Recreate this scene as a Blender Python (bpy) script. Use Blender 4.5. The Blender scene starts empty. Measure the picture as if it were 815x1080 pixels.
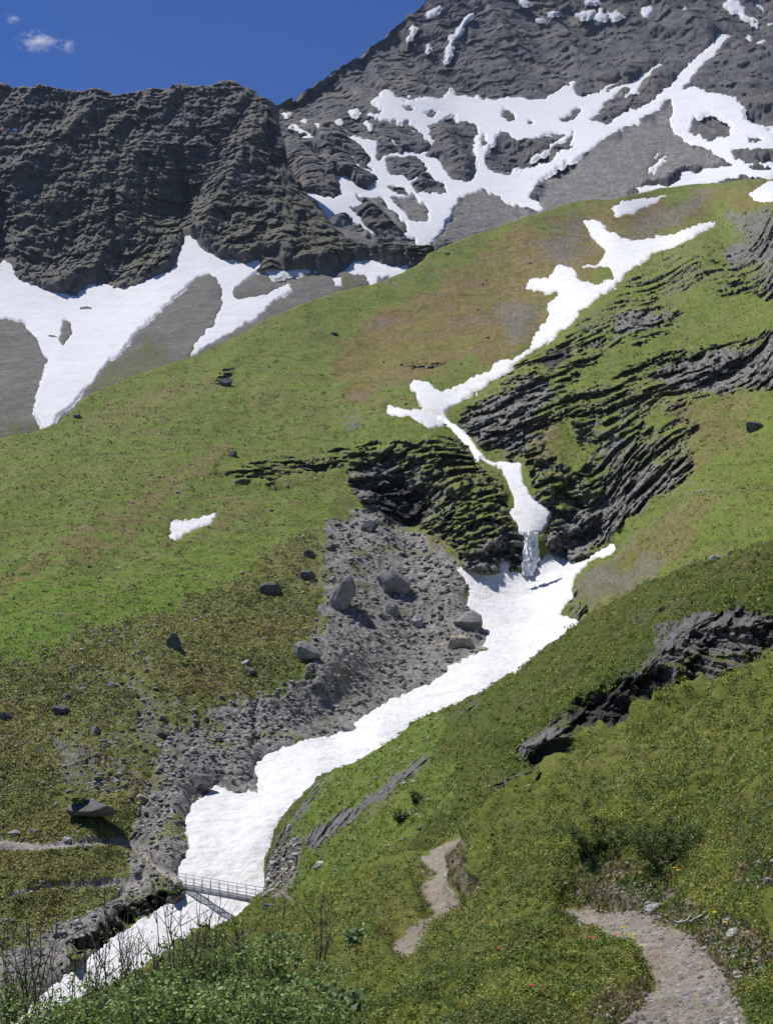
import bpy, math, random, time
import numpy as np
T0 = time.time()
rnd = random.Random(7)
scene = bpy.context.scene
COL = scene.collection
R = math.radians
F32 = np.float32

# ------------------------------------------------------------------ camera
FPX, CX, HY = 1150.0, 407.5, 640.0          # focal length in photo pixels, centre column, horizon row
PITCH = math.atan((HY - 540.0) / FPX)
cam_d = bpy.data.cameras.new('camera')
cam = bpy.data.objects.new('camera', cam_d)
COL.objects.link(cam)
cam_d.sensor_fit = 'VERTICAL'
cam_d.sensor_height = 24.0
cam_d.lens = 24.0 * FPX / 1080.0
cam_d.clip_start = 0.2
cam_d.clip_end = 20000.0
cam.location = (0, 0, 0)
cam.rotation_euler = (R(90) + PITCH, 0, 0)
scene.camera = cam

# ------------------------------------------------------------------ light
HAZE = 0.00002
SUN_EL, SUN_AZ = 60.0, -58.0                 # azimuth measured from +Y towards +X
world = bpy.data.worlds.new('World')
scene.world = world
world.use_nodes = True
wn, wl = world.node_tree.nodes, world.node_tree.links
bg = wn['Background']
sky = wn.new('ShaderNodeTexSky')
sky.sky_type = 'NISHITA'
sky.sun_disc = False
sky.sun_elevation = R(SUN_EL)
sky.sun_rotation = R(SUN_AZ)
sky.altitude = 2600
sky.air_density = 1.0
sky.dust_density = 0.0
sky.ozone_density = 5.0
hsv = wn.new('ShaderNodeHueSaturation')          # thin high-altitude air: a deeper blue
hsv.inputs['Saturation'].default_value = 1.23
hsv.inputs['Hue'].default_value = 0.515
wl.new(sky.outputs[0], hsv.inputs['Color'])
wl.new(hsv.outputs[0], bg.inputs[0])
bg.inputs[1].default_value = 0.072
sd = bpy.data.lights.new('sun', 'SUN')
sd.energy = 4.2
sd.angle = R(0.5)
sd.color = (1.0, 0.965, 0.91)
sun = bpy.data.objects.new('sun', sd)
COL.objects.link(sun)
a, e = R(SUN_AZ), R(SUN_EL)
SUNV = (math.sin(a) * math.cos(e), math.cos(a) * math.cos(e), math.sin(e))
from mathutils import Vector
sun.rotation_euler = Vector(SUNV).to_track_quat('Z', 'Y').to_euler()
sun.location = (0, 0, 100)
vs = scene.view_settings
vs.view_transform = 'Standard'
vs.look = 'None'
vs.exposure = 0.41
vs.gamma = 1.0
vs.use_curve_mapping = False
scene.cycles.max_bounces = 6
scene.cycles.diffuse_bounces = 3
scene.cycles.volume_bounces = 3
scene.cycles.transparent_max_bounces = 8
scene.cycles.volume_step_rate = 4

# ------------------------------------------------------------------ numeric noise
def _hash(ix, iy, iz, seed=0):
    h = (ix.astype(np.uint32) * np.uint32(374761393) + iy.astype(np.uint32) * np.uint32(668265263)
         + iz.astype(np.uint32) * np.uint32(2147483647) + np.uint32((seed * 144665 + 1013) & 0xffffffff))
    h = (h ^ (h >> np.uint32(13))) * np.uint32(1274126177)
    h = (h ^ (h >> np.uint32(15))) * np.uint32(2246822519)
    return h ^ (h >> np.uint32(16))

_g = np.random.RandomState(3).normal(size=(256, 3))
GRAD = (_g / np.linalg.norm(_g, axis=1)[:, None]).astype(F32)

def perlin(P, lam, seed=0):
    """gradient noise of wavelength lam at points P (n,3); about -0.7..0.7"""
    q = P / lam + 1000.37 + seed * 17.31
    i = np.floor(q)
    f = (q - i).astype(F32)
    i = i.astype(np.int64)
    w = f * f * f * (f * (f * 6 - 15) + 10)
    out = np.zeros(len(P), F32)
    for dx in (0, 1):
        wx = w[:, 0] if dx else 1 - w[:, 0]
        for dy in (0, 1):
            wy = wx * (w[:, 1] if dy else 1 - w[:, 1])
            for dz in (0, 1):
                ww = wy * (w[:, 2] if dz else 1 - w[:, 2])
                g = GRAD[_hash(i[:, 0] + dx, i[:, 1] + dy, i[:, 2] + dz, seed) & np.uint32(255)]
                out += ww * (g[:, 0] * (f[:, 0] - dx) + g[:, 1] * (f[:, 1] - dy) + g[:, 2] * (f[:, 2] - dz))
    return out

def voronoi(P, lam, seed=0):
    """cell value 0..1 and crack distance (F2-F1)"""
    q = P / lam + 500.7 + seed * 9.7
    i = np.floor(q)
    f = (q - i).astype(F32)
    i = i.astype(np.int64)
    n = len(P)
    d1 = np.full(n, 9.0, F32); d2 = np.full(n, 9.0, F32); v = np.zeros(n, F32)
    for dx in (-1, 0, 1):
        for dy in (-1, 0, 1):
            for dz in (-1, 0, 1):
                h = _hash(i[:, 0] + dx, i[:, 1] + dy, i[:, 2] + dz, seed)
                jx = (h & np.uint32(1023)).astype(F32) / 1023 + dx - f[:, 0]
                jy = ((h >> np.uint32(10)) & np.uint32(1023)).astype(F32) / 1023 + dy - f[:, 1]
                jz = ((h >> np.uint32(20)) & np.uint32(1023)).astype(F32) / 1023 + dz - f[:, 2]
                d = np.sqrt(jx * jx + jy * jy + jz * jz)
                c = d < d1
                d2 = np.where(c, d1, np.minimum(d2, d))
                v = np.where(c, (h >> np.uint32(7) & np.uint32(255)).astype(F32) / 255, v)
                d1 = np.where(c, d, d1)
    return v, d2 - d1

def sstep(a, b, x):
    t = np.clip((x - a) / (b - a), 0, 1)
    return t * t * (3 - 2 * t)

def rough(P, u, lams, H=1.0, seed=0, ridge=False):
    """sum of octaves; wavelengths finer than the mesh spacing fade out"""
    out = np.zeros(len(P), F32)
    for k, lam in enumerate(lams):
        fade = sstep(1.6, 3.6, lam / u)
        if fade.max() <= 0: continue
        n = perlin(P, lam, seed + k)
        if ridge: n = 0.45 - 1.6 * np.abs(n)
        out += fade * n * lam ** H
    return out

# ------------------------------------------------------------------ outline masks (rows/columns of the photo)
MX0, MY0, MX1, MY1 = -260, -190, 1080, 1260
MW, MH = MX1 - MX0, MY1 - MY0

def fill(img, poly, val=1.0):
    p = np.array(poly, float)
    x0 = int(max(MX0, math.floor(p[:, 0].min()))); x1 = int(min(MX1 - 1, math.ceil(p[:, 0].max())))
    y0 = int(max(MY0, math.floor(p[:, 1].min()))); y1 = int(min(MY1 - 1, math.ceil(p[:, 1].max())))
    xx, yy = np.meshgrid(np.arange(x0, x1 + 1) + .01, np.arange(y0, y1 + 1) + .013)
    ins = np.zeros(xx.shape, bool)
    n = len(p)
    for i in range(n):
        xa, ya = p[i]; xb, yb = p[(i + 1) % n]
        if ya == yb: continue
        c = (ya > yy) != (yb > yy)
        ins ^= c & (xx < (xb - xa) * (yy - ya) / (yb - ya) + xa)
    sub = img[y0 - MY0:y1 - MY0 + 1, x0 - MX0:x1 - MX0 + 1]
    sub[ins] = val

def blur(img, s):
    r = int(3 * s) + 1
    k = np.exp(-0.5 * (np.arange(-r, r + 1) / s) ** 2); k /= k.sum()
    o = np.zeros_like(img)
    pad = np.pad(img, ((r, r), (0, 0)), mode='edge')
    for j, w in enumerate(k): o += F32(w) * pad[j:j + img.shape[0]]
    o2 = np.zeros_like(img)
    pad = np.pad(o, ((0, 0), (r, r)), mode='edge')
    for j, w in enumerate(k): o2 += F32(w) * pad[:, j:j + img.shape[1]]
    return o2

def mask(polys, s=1.0, holes=()):
    img = np.zeros((MH, MW), F32)
    for p in polys: fill(img, p, 1.0)
    for p in holes: fill(img, p, 0.0)
    return blur(img, s)

def strip(pts, w):
    """polyline with a width (list or number) as a polygon"""
    p = np.array([(q[0], q[1]) for q in pts], float)
    ww = [q[2] if len(q) > 2 else w for q in pts]
    t = np.gradient(p, axis=0); t /= np.linalg.norm(t, axis=1)[:, None]
    nrm = np.stack([-t[:, 1], t[:, 0]], 1)
    h = np.array(ww)[:, None] / 2
    return list(map(tuple, p + nrm * h)) + list(map(tuple, (p - nrm * h)[::-1]))

def ell(x, y, a, b, rot=0, n=14):
    c, s = math.cos(R(rot)), math.sin(R(rot))
    out = []
    for k in range(n):
        t = k * 2 * math.pi / n
        j = 1 + 0.25 * math.sin(3.1 * t + x)
        u_, v_ = a * math.cos(t) * j, b * math.sin(t) * j
        out.append((x + u_ * c - v_ * s, y + u_ * s + v_ * c))
    return out

def samp(img, x, y):
    fx = np.clip(x - MX0, 0, MW - 1.001); fy = np.clip(y - MY0, 0, MH - 1.001)
    ix = fx.astype(np.int32); iy = fy.astype(np.int32)
    tx = (fx - ix).astype(F32); ty = (fy - iy).astype(F32)
    return ((img[iy, ix] * (1 - tx) + img[iy, ix + 1] * tx) * (1 - ty)
            + (img[iy + 1, ix] * (1 - tx) + img[iy + 1, ix + 1] * tx) * ty)

# ------------------------------------------------------------------ materials
def mat(name, col=None, attr=None, rough_=0.9, spec=0.2, var=0.0, scale=1.0, bump=0.0, bscale=5.0, stretch=None):
    m = bpy.data.materials.new(name); m.use_nodes = True
    n, l = m.node_tree.nodes, m.node_tree.links
    b = n['Principled BSDF']
    b.inputs['Roughness'].default_value = rough_
    b.inputs['Specular IOR Level'].default_value = spec
    tc = n.new('ShaderNodeNewGeometry'); pos = tc.outputs['Position']
    if stretch:
        mp = n.new('ShaderNodeMapping'); mp.inputs['Rotation'].default_value = stretch[0]; mp.inputs['Scale'].default_value = stretch[1]
        l.new(pos, mp.inputs['Vector']); pos = mp.outputs[0]
    if attr:
        a_ = n.new('ShaderNodeAttribute'); a_.attribute_name = attr; src = a_.outputs['Color']
    else:
        r_ = n.new('ShaderNodeRGB'); r_.outputs[0].default_value = (*col, 1); src = r_.outputs[0]
    if var > 0:
        nz = n.new('ShaderNodeTexNoise'); nz.inputs['Scale'].default_value = scale
        nz.inputs['Detail'].default_value = 6; nz.inputs['Roughness'].default_value = 0.7
        l.new(pos, nz.inputs['Vector'])
        mr = n.new('ShaderNodeMapRange')
        mr.inputs[1].default_value = 0.25; mr.inputs[2].default_value = 0.75
        mr.inputs[3].default_value = 1 - var; mr.inputs[4].default_value = 1 + var
        l.new(nz.outputs['Fac'], mr.inputs[0])
        vm = n.new('ShaderNodeVectorMath'); vm.operation = 'SCALE'
        l.new(src, vm.inputs[0]); l.new(mr.outputs[0], vm.inputs['Scale'])
        src = vm.outputs[0]
    l.new(src, b.inputs['Base Color'])
    if bump > 0:
        nb = n.new('ShaderNodeTexNoise'); nb.inputs['Scale'].default_value = bscale
        nb.inputs['Detail'].default_value = 8; nb.inputs['Roughness'].default_value = 0.7
        l.new(pos, nb.inputs['Vector'])
        bp = n.new('ShaderNodeBump'); bp.inputs['Strength'].default_value = 1.0
        bp.inputs['Distance'].default_value = bump
        l.new(nb.outputs['Fac'], bp.inputs['Height']); l.new(bp.outputs[0], b.inputs['Normal'])
    return m

# ------------------------------------------------------------------ mesh / object helpers
def mesh_np(name, V, quads=None, tris=None, material=None, attrs=None, smooth=False):
    me = bpy.data.meshes.new(name)
    nq = 0 if quads is None else len(quads); nt = 0 if tris is None else len(tris)
    me.vertices.add(len(V)); me.vertices.foreach_set('co', np.ascontiguousarray(V, F32).ravel())
    loops = []
    if nq: loops.append(np.asarray(quads, np.int32).ravel())
    if nt: loops.append(np.asarray(tris, np.int32).ravel())
    loops = np.concatenate(loops)
    me.loops.add(len(loops)); me.loops.foreach_set('vertex_index', loops)
    me.polygons.add(nq + nt)
    st = np.concatenate([np.arange(nq) * 4, nq * 4 + np.arange(nt) * 3]).astype(np.int32)
    me.polygons.foreach_set('loop_start', st)
    me.update(calc_edges=True)
    if smooth: me.polygons.foreach_set('use_smooth', np.ones(nq + nt, bool))
    if attrs:
        for k, c in attrs.items():
            at = me.attributes.new(k, 'FLOAT_COLOR', 'POINT')
            rgba = np.ones((len(V), 4), F32); rgba[:, :3] = c
            at.data.foreach_set('color', rgba.ravel())
    if material: me.materials.append(material)
    return me

def link(name, me, parent=None):
    o = bpy.data.objects.new(name, me); COL.objects.link(o)
    if parent is not None: o.parent = parent
    return o

def tag(o, label=None, cat=None, group=None, kind=None):
    if label: o['label'] = label
    if cat: o['category'] = cat
    if group: o['group'] = group
    if kind: o['kind'] = kind
    return o

def empty(name, loc=(0, 0, 0), rz=0.0):
    o = bpy.data.objects.new(name, None); COL.objects.link(o)
    o.location = loc; o.rotation_euler = (0, 0, rz); o.empty_display_size = 0.3
    return o

def copy_tree(o, parent=None):
    c = o.copy(); COL.objects.link(c)
    if parent is not None: c.parent = parent
    for ch in [x for x in bpy.data.objects if x.parent == o]: copy_tree(ch, c)
    return c

# ------------------------------------------------------------------ terrain slopes
class Tps:
    def __init__(self, pts):
        p = np.array(pts, float)
        self.c = p[:, :2] / 100; v = np.log(p[:, 2]); n = len(p)
        d = np.linalg.norm(self.c[:, None] - self.c[None], axis=2)
        K = np.where(d > 0, d * d * np.log(d + 1e-12), 0) + np.eye(n) * 0.02
        A = np.zeros((n + 3, n + 3)); A[:n, :n] = K
        A[:n, n] = 1; A[:n, n + 1:] = self.c; A[n, :n] = 1; A[n + 1:, :n] = self.c.T
        self.w = np.linalg.solve(A, np.concatenate([v, np.zeros(3)]))
    def __call__(self, x, y):
        q = np.stack([x, y], 1) / 100
        out = self.w[-3] + q @ self.w[-2:]
        for k in range(len(self.c)):
            d2 = ((q - self.c[k]) ** 2).sum(1)
            out = out + self.w[k] * 0.5 * d2 * np.log(d2 + 1e-12)
        return np.exp(out)

def unproj(px, py, Y):
    return np.stack([(px - CX) / FPX * 0 + 0, Y * 0, Y * 0], -1)

CP, SP = math.cos(PITCH), math.sin(PITCH)
def ray(px, py):
    """direction of a photo pixel, scaled so that its forward (Y) part is 1"""
    rx = (px - CX) / FPX; ru = (540.0 - py) / FPX
    y = CP - ru * SP; z = SP + ru * CP
    return np.stack([rx / y, np.ones_like(rx), z / y], -1)

def at(px, py, Y):
    return Vector(ray(np.array([float(px)]), np.array([float(py)]))[0] * Y)

class Slope:
    def __init__(self, x0, x1, step, top, bot, rows, ctrl, margin=(-220, 1040), back=(12, 25.0, 0.6), bottom_extra=0, jag=0.0):
        xs = np.arange(x0, x1 + .01, step)
        left = np.arange(margin[0], x0 - 1, 8.0) if margin[0] < x0 else np.zeros(0)
        right = np.arange(x1 + 8, margin[1], 8.0) if margin[1] > x1 else np.zeros(0)
        self.xs = np.concatenate([left, xs, right])
        tx, ty = zip(*top); bx, by = zip(*bot)
        yt = np.interp(self.xs, tx, ty); yb = np.interp(self.xs, bx, by)
        if jag:
            q_ = np.stack([self.xs, self.xs * 0, self.xs * 0], 1)
            j_ = perlin(q_, 34., 71) * 2.2 + (.4 - 2 * np.abs(perlin(q_, 15., 72))) * 1.6 + perlin(q_, 6., 73) * 1.3 + perlin(q_, 2.7, 74) * .8
            yt = yt - jag * j_
        t = np.linspace(0, 1, rows)
        pass
        PY = yt[None] + (yb - yt)[None] * t[:, None]
        PX = np.repeat(self.xs[None], len(t), 0)
        self.tps = Tps(ctrl)
        Y = self.tps(PX.ravel(), PY.ravel()).reshape(PX.shape)
        B = ray(PX, PY) * Y[..., None]
        # rows behind the crest: the far side of the hill, falling away
        nb, dist, fall = back
        crest = B[0]
        rows_b = []
        for k in range(nb, 0, -1):
            s = (k / nb) ** 1.7 * dist
            d = s * (Y[0] / Y[0].mean())
            hor = crest[:, :2] / np.linalg.norm(crest[:, :2], axis=1)[:, None]
            q = crest.copy(); q[:, :2] += hor * d[:, None]
            q[:, 2] -= d * fall * np.clip(k / nb * 2.0, 0.15, 1)
            rows_b.append(q)
        self.nb = nb
        if bottom_extra:
            last = B[-1]; ex = []
            for q_ in np.linspace(0, 1, 24)[1:]:
                s_ = last * (1 - q_); s_[:, 0] = last[:, 0] * (1 + q_ * .6)
                s_[:, 1] = last[:, 1] * (1 - q_) - 12 * q_; s_[:, 2] = last[:, 2] * (1 - q_) - 1.65 * q_ - .4 * q_ * (1 - q_)
                ex.append(s_)
            B = np.concatenate([B, np.array(ex)], 0)
            PX = np.concatenate([PX, np.repeat(PX[-1:], 23, 0)], 0); PY = np.concatenate([PY, np.repeat(PY[-1:], 23, 0) + np.arange(1, 24)[:, None]], 0); Y = np.concatenate([Y, np.repeat(Y[-1:], 23, 0)], 0)
        B = np.concatenate([np.array(rows_b), B], 0)
        self.PX = np.concatenate([np.repeat(PX[:1], nb, 0), PX], 0)
        self.PY = np.concatenate([np.repeat(PY[:1], nb, 0), PY], 0)
        self.Y = np.concatenate([np.repeat(Y[:1], nb, 0), Y], 0)
        self.u = (self.Y / FPX * step).astype(F32).ravel()
        self.shape = B.shape[:2]
        self.N = self.normals(B)
        self.B = B.reshape(-1, 3)
        self.px = self.PX.ravel(); self.py = self.PY.ravel()
        self.P = self.B.copy()
        self.sheets = []
    def normals(self, B):
        B = B.reshape(*self.shape, 3)
        du = np.gradient(B, axis=1); dv = np.gradient(B, axis=0)
        n = np.cross(dv, du)
        n /= np.linalg.norm(n, axis=2)[..., None] + 1e-12
        n *= np.where(n[..., 2:3] < 0, -1, 1)
        return n.reshape(-1, 3)
    def true_normals(self, P):
        B = P.reshape(*self.shape, 3)
        du = np.gradient(B, axis=1); dv = np.gradient(B, axis=0)
        n = np.cross(dv, du)
        n /= np.linalg.norm(n, axis=2)[..., None] + 1e-12
        return n.reshape(-1, 3)
    def warp(self, lam_px, amp_px, seed):
        """ragged outlines: shift of the lookup position by noise that lives in the ground"""
        w = np.zeros((len(self.B), 2), F32)
        ulam = np.maximum(self.u, 1e-6)
        q = np.stack([self.px, self.py, np.zeros_like(self.px)], 1)
        for i in range(2):
            for k, (l_, a_) in enumerate(zip(lam_px, amp_px)):
                w[:, i] += a_ * 2 * perlin(q, l_, seed + 7 * k + 31 * i)
        return w
    def m(self, img, w):
        return samp(img, self.px + w[:, 0], self.py + w[:, 1])
    def faces(self, keep=None):
        r, c = self.shape
        idx = np.arange(r * c).reshape(r, c)
        q = np.stack([idx[:-1, :-1], idx[1:, :-1], idx[1:, 1:], idx[:-1, 1:]], -1).reshape(-1, 4)
        if keep is not None:
            q = q[keep[q].any(1)]
        return q
    def build(self, name, material, alb, kind='structure', smooth=False):
        me = mesh_np(name, self.P, quads=self.faces(), material=material, attrs={'alb': alb}, smooth=smooth)
        return tag(link(name, me), kind=kind)
    def sheet(self, name, material, P, keep, alb=None, label=None, smooth=True):
        q = self.faces(keep)
        used, inv = np.unique(q.ravel(), return_inverse=True)
        me = mesh_np(name, P[used], quads=inv.reshape(-1, 4), material=material,
                     attrs=None if alb is None else {'alb': alb[used]}, smooth=smooth)
        o = tag(link(name, me), kind='structure')
        return o
    def place(self, dn, dr):
        rh = self.B / (np.linalg.norm(self.B, axis=1)[:, None] + 1e-9)
        self.P = self.B + self.N * dn[:, None] - rh * dr[:, None]
    def find(self, px, py):
        c = int(np.clip(np.searchsorted(self.xs, px), 0, len(self.xs) - 1))
        col = self.PY[self.nb:, c]
        r_ = int(np.argmin(np.abs(col - py))) + self.nb
        i = r_ * self.shape[1] + c
        return Vector(self.P[i]), float(self.Y[r_, c])

def mixc(alb, w, c):
    w = np.clip(w, 0, 1)[:, None]
    return alb * (1 - w) + np.array(c, F32)[None] * w if np.ndim(c) == 1 else alb * (1 - w) + c * w

def strata(P, u, Ns, lams, seed, amp=1.0, along=5.0, saw=0.30, slab=0.55, crack=0.25, bend=1.0, wts=(.6, .95, 1.25, 1.5)):
    """layered broken rock: slabs of random protrusion along the bedding, each scale finer than the last"""
    Ns = np.array(Ns, float); Ns /= np.linalg.norm(Ns)
    a_ = np.cross(Ns, (0, 1, 0)); a_ /= np.linalg.norm(a_); b_ = np.cross(Ns, a_)
    big = lams[0]
    s = P @ Ns + (perlin(P, big * 9, seed) * 1.6 + perlin(P, big * 3.2, seed + 1) * .45) * big * bend
    out = np.zeros(len(P), F32)
    A, Bq = P @ a_, P @ b_
    for k, l_ in enumerate(lams):
        fade = sstep(1.3, 3.0, l_ / u)
        if fade.max() <= 0: continue
        Q = np.stack([A / along, Bq / (along * .6), s], 1)
        v, e_ = voronoi(Q, l_, seed + 20 + k)
        ph = s / l_ + k * .37
        f = ph - np.floor(ph)
        prof = np.where(f < 0.8, f / 0.8, (1 - f) / 0.2) - .5
        gate = 0.3 + 1.0 * np.clip(0.5 + perlin(P, l_ * 5, seed + 9 + k) * 1.8, 0, 1)
        out += wts[k] * fade * l_ * ((v - .5) * slab + prof * saw * gate - crack * (1 - sstep(0, .14, e_)))
    return (out * amp).astype(F32)

def anoise(P, u, lam_px, seed=0):
    """noise whose grain stays a few mesh cells wide, near or far"""
    L = np.log2(np.maximum(u, 1e-5) * lam_px)
    k0 = np.floor(L); t = (L - k0).astype(F32)
    out = np.zeros(len(P), F32)
    for k in np.unique(k0):
        s_ = k0 == k
        out[s_] += perlin(P[s_], 2.0 ** k, seed) * (1 - t[s_])
        out[s_] += perlin(P[s_], 2.0 ** (k + 1), seed) * t[s_]
    return out * 1.3

def brk(m, n, k=.6, w_=.10):
    """broken outline: soft mask plus noise, then a crisp edge"""
    return sstep(.5 - w_, .5 + w_, m + k * n)

def grain(P, u, seed):
    """grit at the scale of the mesh itself, for broken stone"""
    return (anoise(P, u, 2.2, seed) + .8 * np.abs(anoise(P, u, 4.5, seed + 1)) + .5 * anoise(P, u, 8., seed + 2)) * u

def snow_alb(S, m, seed, base=(.70, .70, .705), k=1.0):
    na_ = anoise(S.B, S.u, 2.4, seed); nb = anoise(S.B, S.u, 14., seed + 1); nc_ = anoise(S.B * np.array([.35, .35, 1.0]), S.u, 7., seed + 2)
    a_ = np.tile(np.array(base, F32), (len(S.B), 1))
    a_ = mixc(a_, sstep(.05, .5, nb + .6 * nc_) * .5 * k, (.60, .585, .56))
    a_ = mixc(a_, sstep(.42, .62, na_ + .35 * nb) * .55 * k, (.36, .33, .29))
    a_ = mixc(a_, sstep(.85, .45, m + .3 * nb) * .55 * k, (.42, .39, .35))
    return a_.astype(F32)
exec_log = []
def log(s): print('[%.1fs] %s' % (time.time() - T0, s))
SNOW = mat('snow_surface', attr='alb', rough_=0.75, spec=0.2, var=0.10, scale=0.22, bump=0.45, bscale=0.7)
SNOW_FAR = mat('far_snow_surface', attr='alb', rough_=0.8, spec=0.1, var=0.06, scale=0.05, bump=1.0, bscale=0.08)
GROUND = mat('hill_ground', attr='alb', var=0.28, scale=1.6, bump=0.35, bscale=1.6, spec=0.1)
FARROCK = mat('crag_rock', attr='alb', var=0.16, scale=0.12, bump=1.8, bscale=0.16, spec=0.1, stretch=((R(6), R(5), 0), (.5, .6, 1.3)))
PEAKROCK = mat('peak_rock', attr='alb', var=0.15, scale=0.07, bump=3.0, bscale=0.09, spec=0.1, stretch=((0, R(-22), 0), (.65, .7, 1.2)))
NEARG = mat('near_ground', attr='alb', var=0.35, scale=7.0, bump=0.06, bscale=9.0, spec=0.1)
PATHM = mat('path_gravel', attr='alb', var=0.40, scale=25.0, bump=0.02, bscale=30.0, spec=0.15)

def snow_on(S, img, w, th, und=(30.0, 8.0), amp=0.02, lo=0.5):
    m = S.m(img, w)
    h = (sstep(0.0, 1.0, m) - lo) * 2 * th
    h += sum(perlin(S.B, l_, 70 + i) * l_ * amp for i, l_ in enumerate(und)) * sstep(.3, 1, m)
    return m, S.B + S.N * h[:, None]

# ================================================================== far peak
XL, XR = -12, 827
peak = Slope(262, XR, 1.25,
    top=[(230, 180), (262, 135), (284, 112), (292, 105), (300, 98), (318, 86), (340, 71), (362, 60), (380, 49), (400, 36), (415, 24), (432, 16), (442, 8), (450, -2), (470, -22), (500, -50), (560, -90), (650, -130), (760, -150), (1100, -165)],
    bot=[(230, 300), (440, 305), (830, 240), (1100, 230)], rows=330,
    ctrl=[(284, 112, 1750), (340, 71, 2000), (400, 36, 2150), (442, 8, 2250), (520, -60, 2450), (800, -150, 2700), (1000, -160, 2750), (650, -120, 2600),
          (300, 180, 1350), (330, 230, 1150), (440, 270, 1120), (440, 310, 1080), (400, 200, 1330), (400, 100, 1800), (420, 150, 1560), (500, 185, 1420), (480, 110, 1830), (560, 205, 1330), (540, 225, 1260),
          (560, 105, 1850), (600, 60, 2080), (640, 140, 1600), (700, 70, 1950), (640, 215, 1200), (730, 170, 1350), (760, 110, 1620), (815, 190, 1150), (830, 240, 1080), (790, 90, 1720), (760, 50, 1980), (830, 30, 2080), (600, -20, 2330), (700, -20, 2330),
          (1000, 200, 1150), (1000, 60, 1900)],
    margin=(230, 1100), back=(10, 1500.0, 0.8), jag=1.3)
log('peak grid %s' % (peak.shape,))
pk_snow = [[(405, 97), (431, 102), (487, 99), (527, 104), (548, 104), (568, 107), (588, 94), (609, 85), (604, 97), (614, 104), (665, 87), (700, 64), (695, 74), (670, 97), (706, 92), (726, 66), (757, 38), (772, 35), (764, 46), (736, 76), (711, 102), (675, 127), (639, 148), (604, 168), (573, 188), (558, 206), (576, 222), (568, 227), (537, 216), (509, 201), (484, 209), (469, 239), (446, 266), (436, 255), (400, 224), (370, 219), (402, 254), (390, 250), (362, 228), (347, 234), (332, 216), (302, 196), (320, 203), (345, 208), (358, 205), (352, 183), (385, 200), (400, 190), (385, 170), (410, 160), (398, 140), (402, 120), (395, 105)],
    [(708, 99), (731, 92), (767, 102), (787, 107), (782, 127), (815, 135), (900, 140), (900, 205), (815, 190), (782, 186), (751, 196), (706, 204), (670, 204), (665, 199), (716, 193), (711, 183), (757, 176), (772, 173), (726, 153), (706, 135), (708, 117)],
    [(282, 133), (297, 138), (312, 145), (340, 148), (346, 153), (320, 151), (300, 142)], [(326, 155), (338, 165), (343, 172), (330, 163)],
    ell(320, 128, 5, 2.5, 20), ell(335, 131, 3, 4, 0), ell(372, 119, 4, 2.5, 20), [(363, 144), (385, 148), (404, 153), (414, 172), (395, 168), (380, 155)],
    ell(399, 124, 7, 2, 30), ell(405, 100, 4, 2), ell(352, 170, 5, 2, 20), ell(362, 138, 5, 1.5, 20), ell(388, 133, 5, 2, 35), ell(408, 143, 7, 2.5, 30),
    [(680, 186), (690, 172), (702, 165), (703, 168), (692, 178), (684, 184)], ell(692, 162, 6, 1.2, -45), ell(415, 209, 0, 0),
    strip([(450, 14, 4), (458, 12, 5), (463, 9, 3)], 4), strip([(474, 40, 1.5), (485, 28, 2), (497, 18, 2.5)], 2), strip([(473, 62, 1.5), (476, 40, 2)], 2),
    ell(619, 16, 7, 2.5, -10), ell(634, 16, 4, 4), ell(650, 15, 6, 2), ell(681, 11, 7, 4, -20), ell(552, 3, 5, 1.6), ell(624, 2, 6, 1.5),
    strip([(768, 2, 9), (778, 8, 8), (788, 18, 3), (797, 24, 2)], 6), strip([(796, 4, 4), (806, 12, 2)], 3), ell(790, 40, 5, 2.5, 10), ell(435, 33, 2.5, 4), ell(812, 26, 4, 2), ell(680, 185, 0, 0), ell(740, 27, 3, 1.5),
    ell(476, 97, 1.6, 6), ell(800, 0, 8, 2, 20)]
pk_holes = [[(448, 132), (475, 121), (498, 130), (518, 148), (505, 155), (505, 172), (495, 190), (475, 185), (465, 170), (450, 165), (458, 150)],
    [(398, 130), (430, 128), (455, 150), (450, 162), (420, 160), (398, 170)], [(430, 192), (445, 183), (470, 195), (468, 203), (440, 202)],
    [(511, 163), (530, 138), (545, 150), (575, 142), (605, 138), (600, 152), (580, 170), (555, 180), (530, 183), (515, 178)],
    [(410, 168), (440, 165), (450, 180), (430, 187), (412, 180)], [(413, 209), (435, 205), (453, 222), (453, 238), (430, 228)], [(372, 205), (400, 212), (425, 235), (428, 245), (395, 225)],
    [(620, 127), (640, 112), (665, 100), (700, 95), (690, 108), (660, 118), (640, 132), (625, 132)], [(590, 122), (612, 115), (606, 126), (594, 128)],
    [(636, 108), (652, 97), (668, 92), (655, 105), (642, 114)], ell(535, 122, 8, 4), ell(430, 112, 6, 3, 30), ell(455, 118, 8, 3, -15), ell(590, 158, 16, 4, -25), ell(560, 128, 5, 2), ell(690, 84, 8, 2, -40),
    [(731, 122), (755, 120), (772, 132), (768, 142), (745, 148), (728, 138)], [(785, 143), (808, 146), (795, 151)], [(772, 158), (790, 162), (900, 173), (900, 182), (795, 172), (775, 164)],
    ell(800, 178, 12, 2, 8), ell(420, 200, 10, 3, 20), ell(380, 178, 9, 3, 30)]
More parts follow.
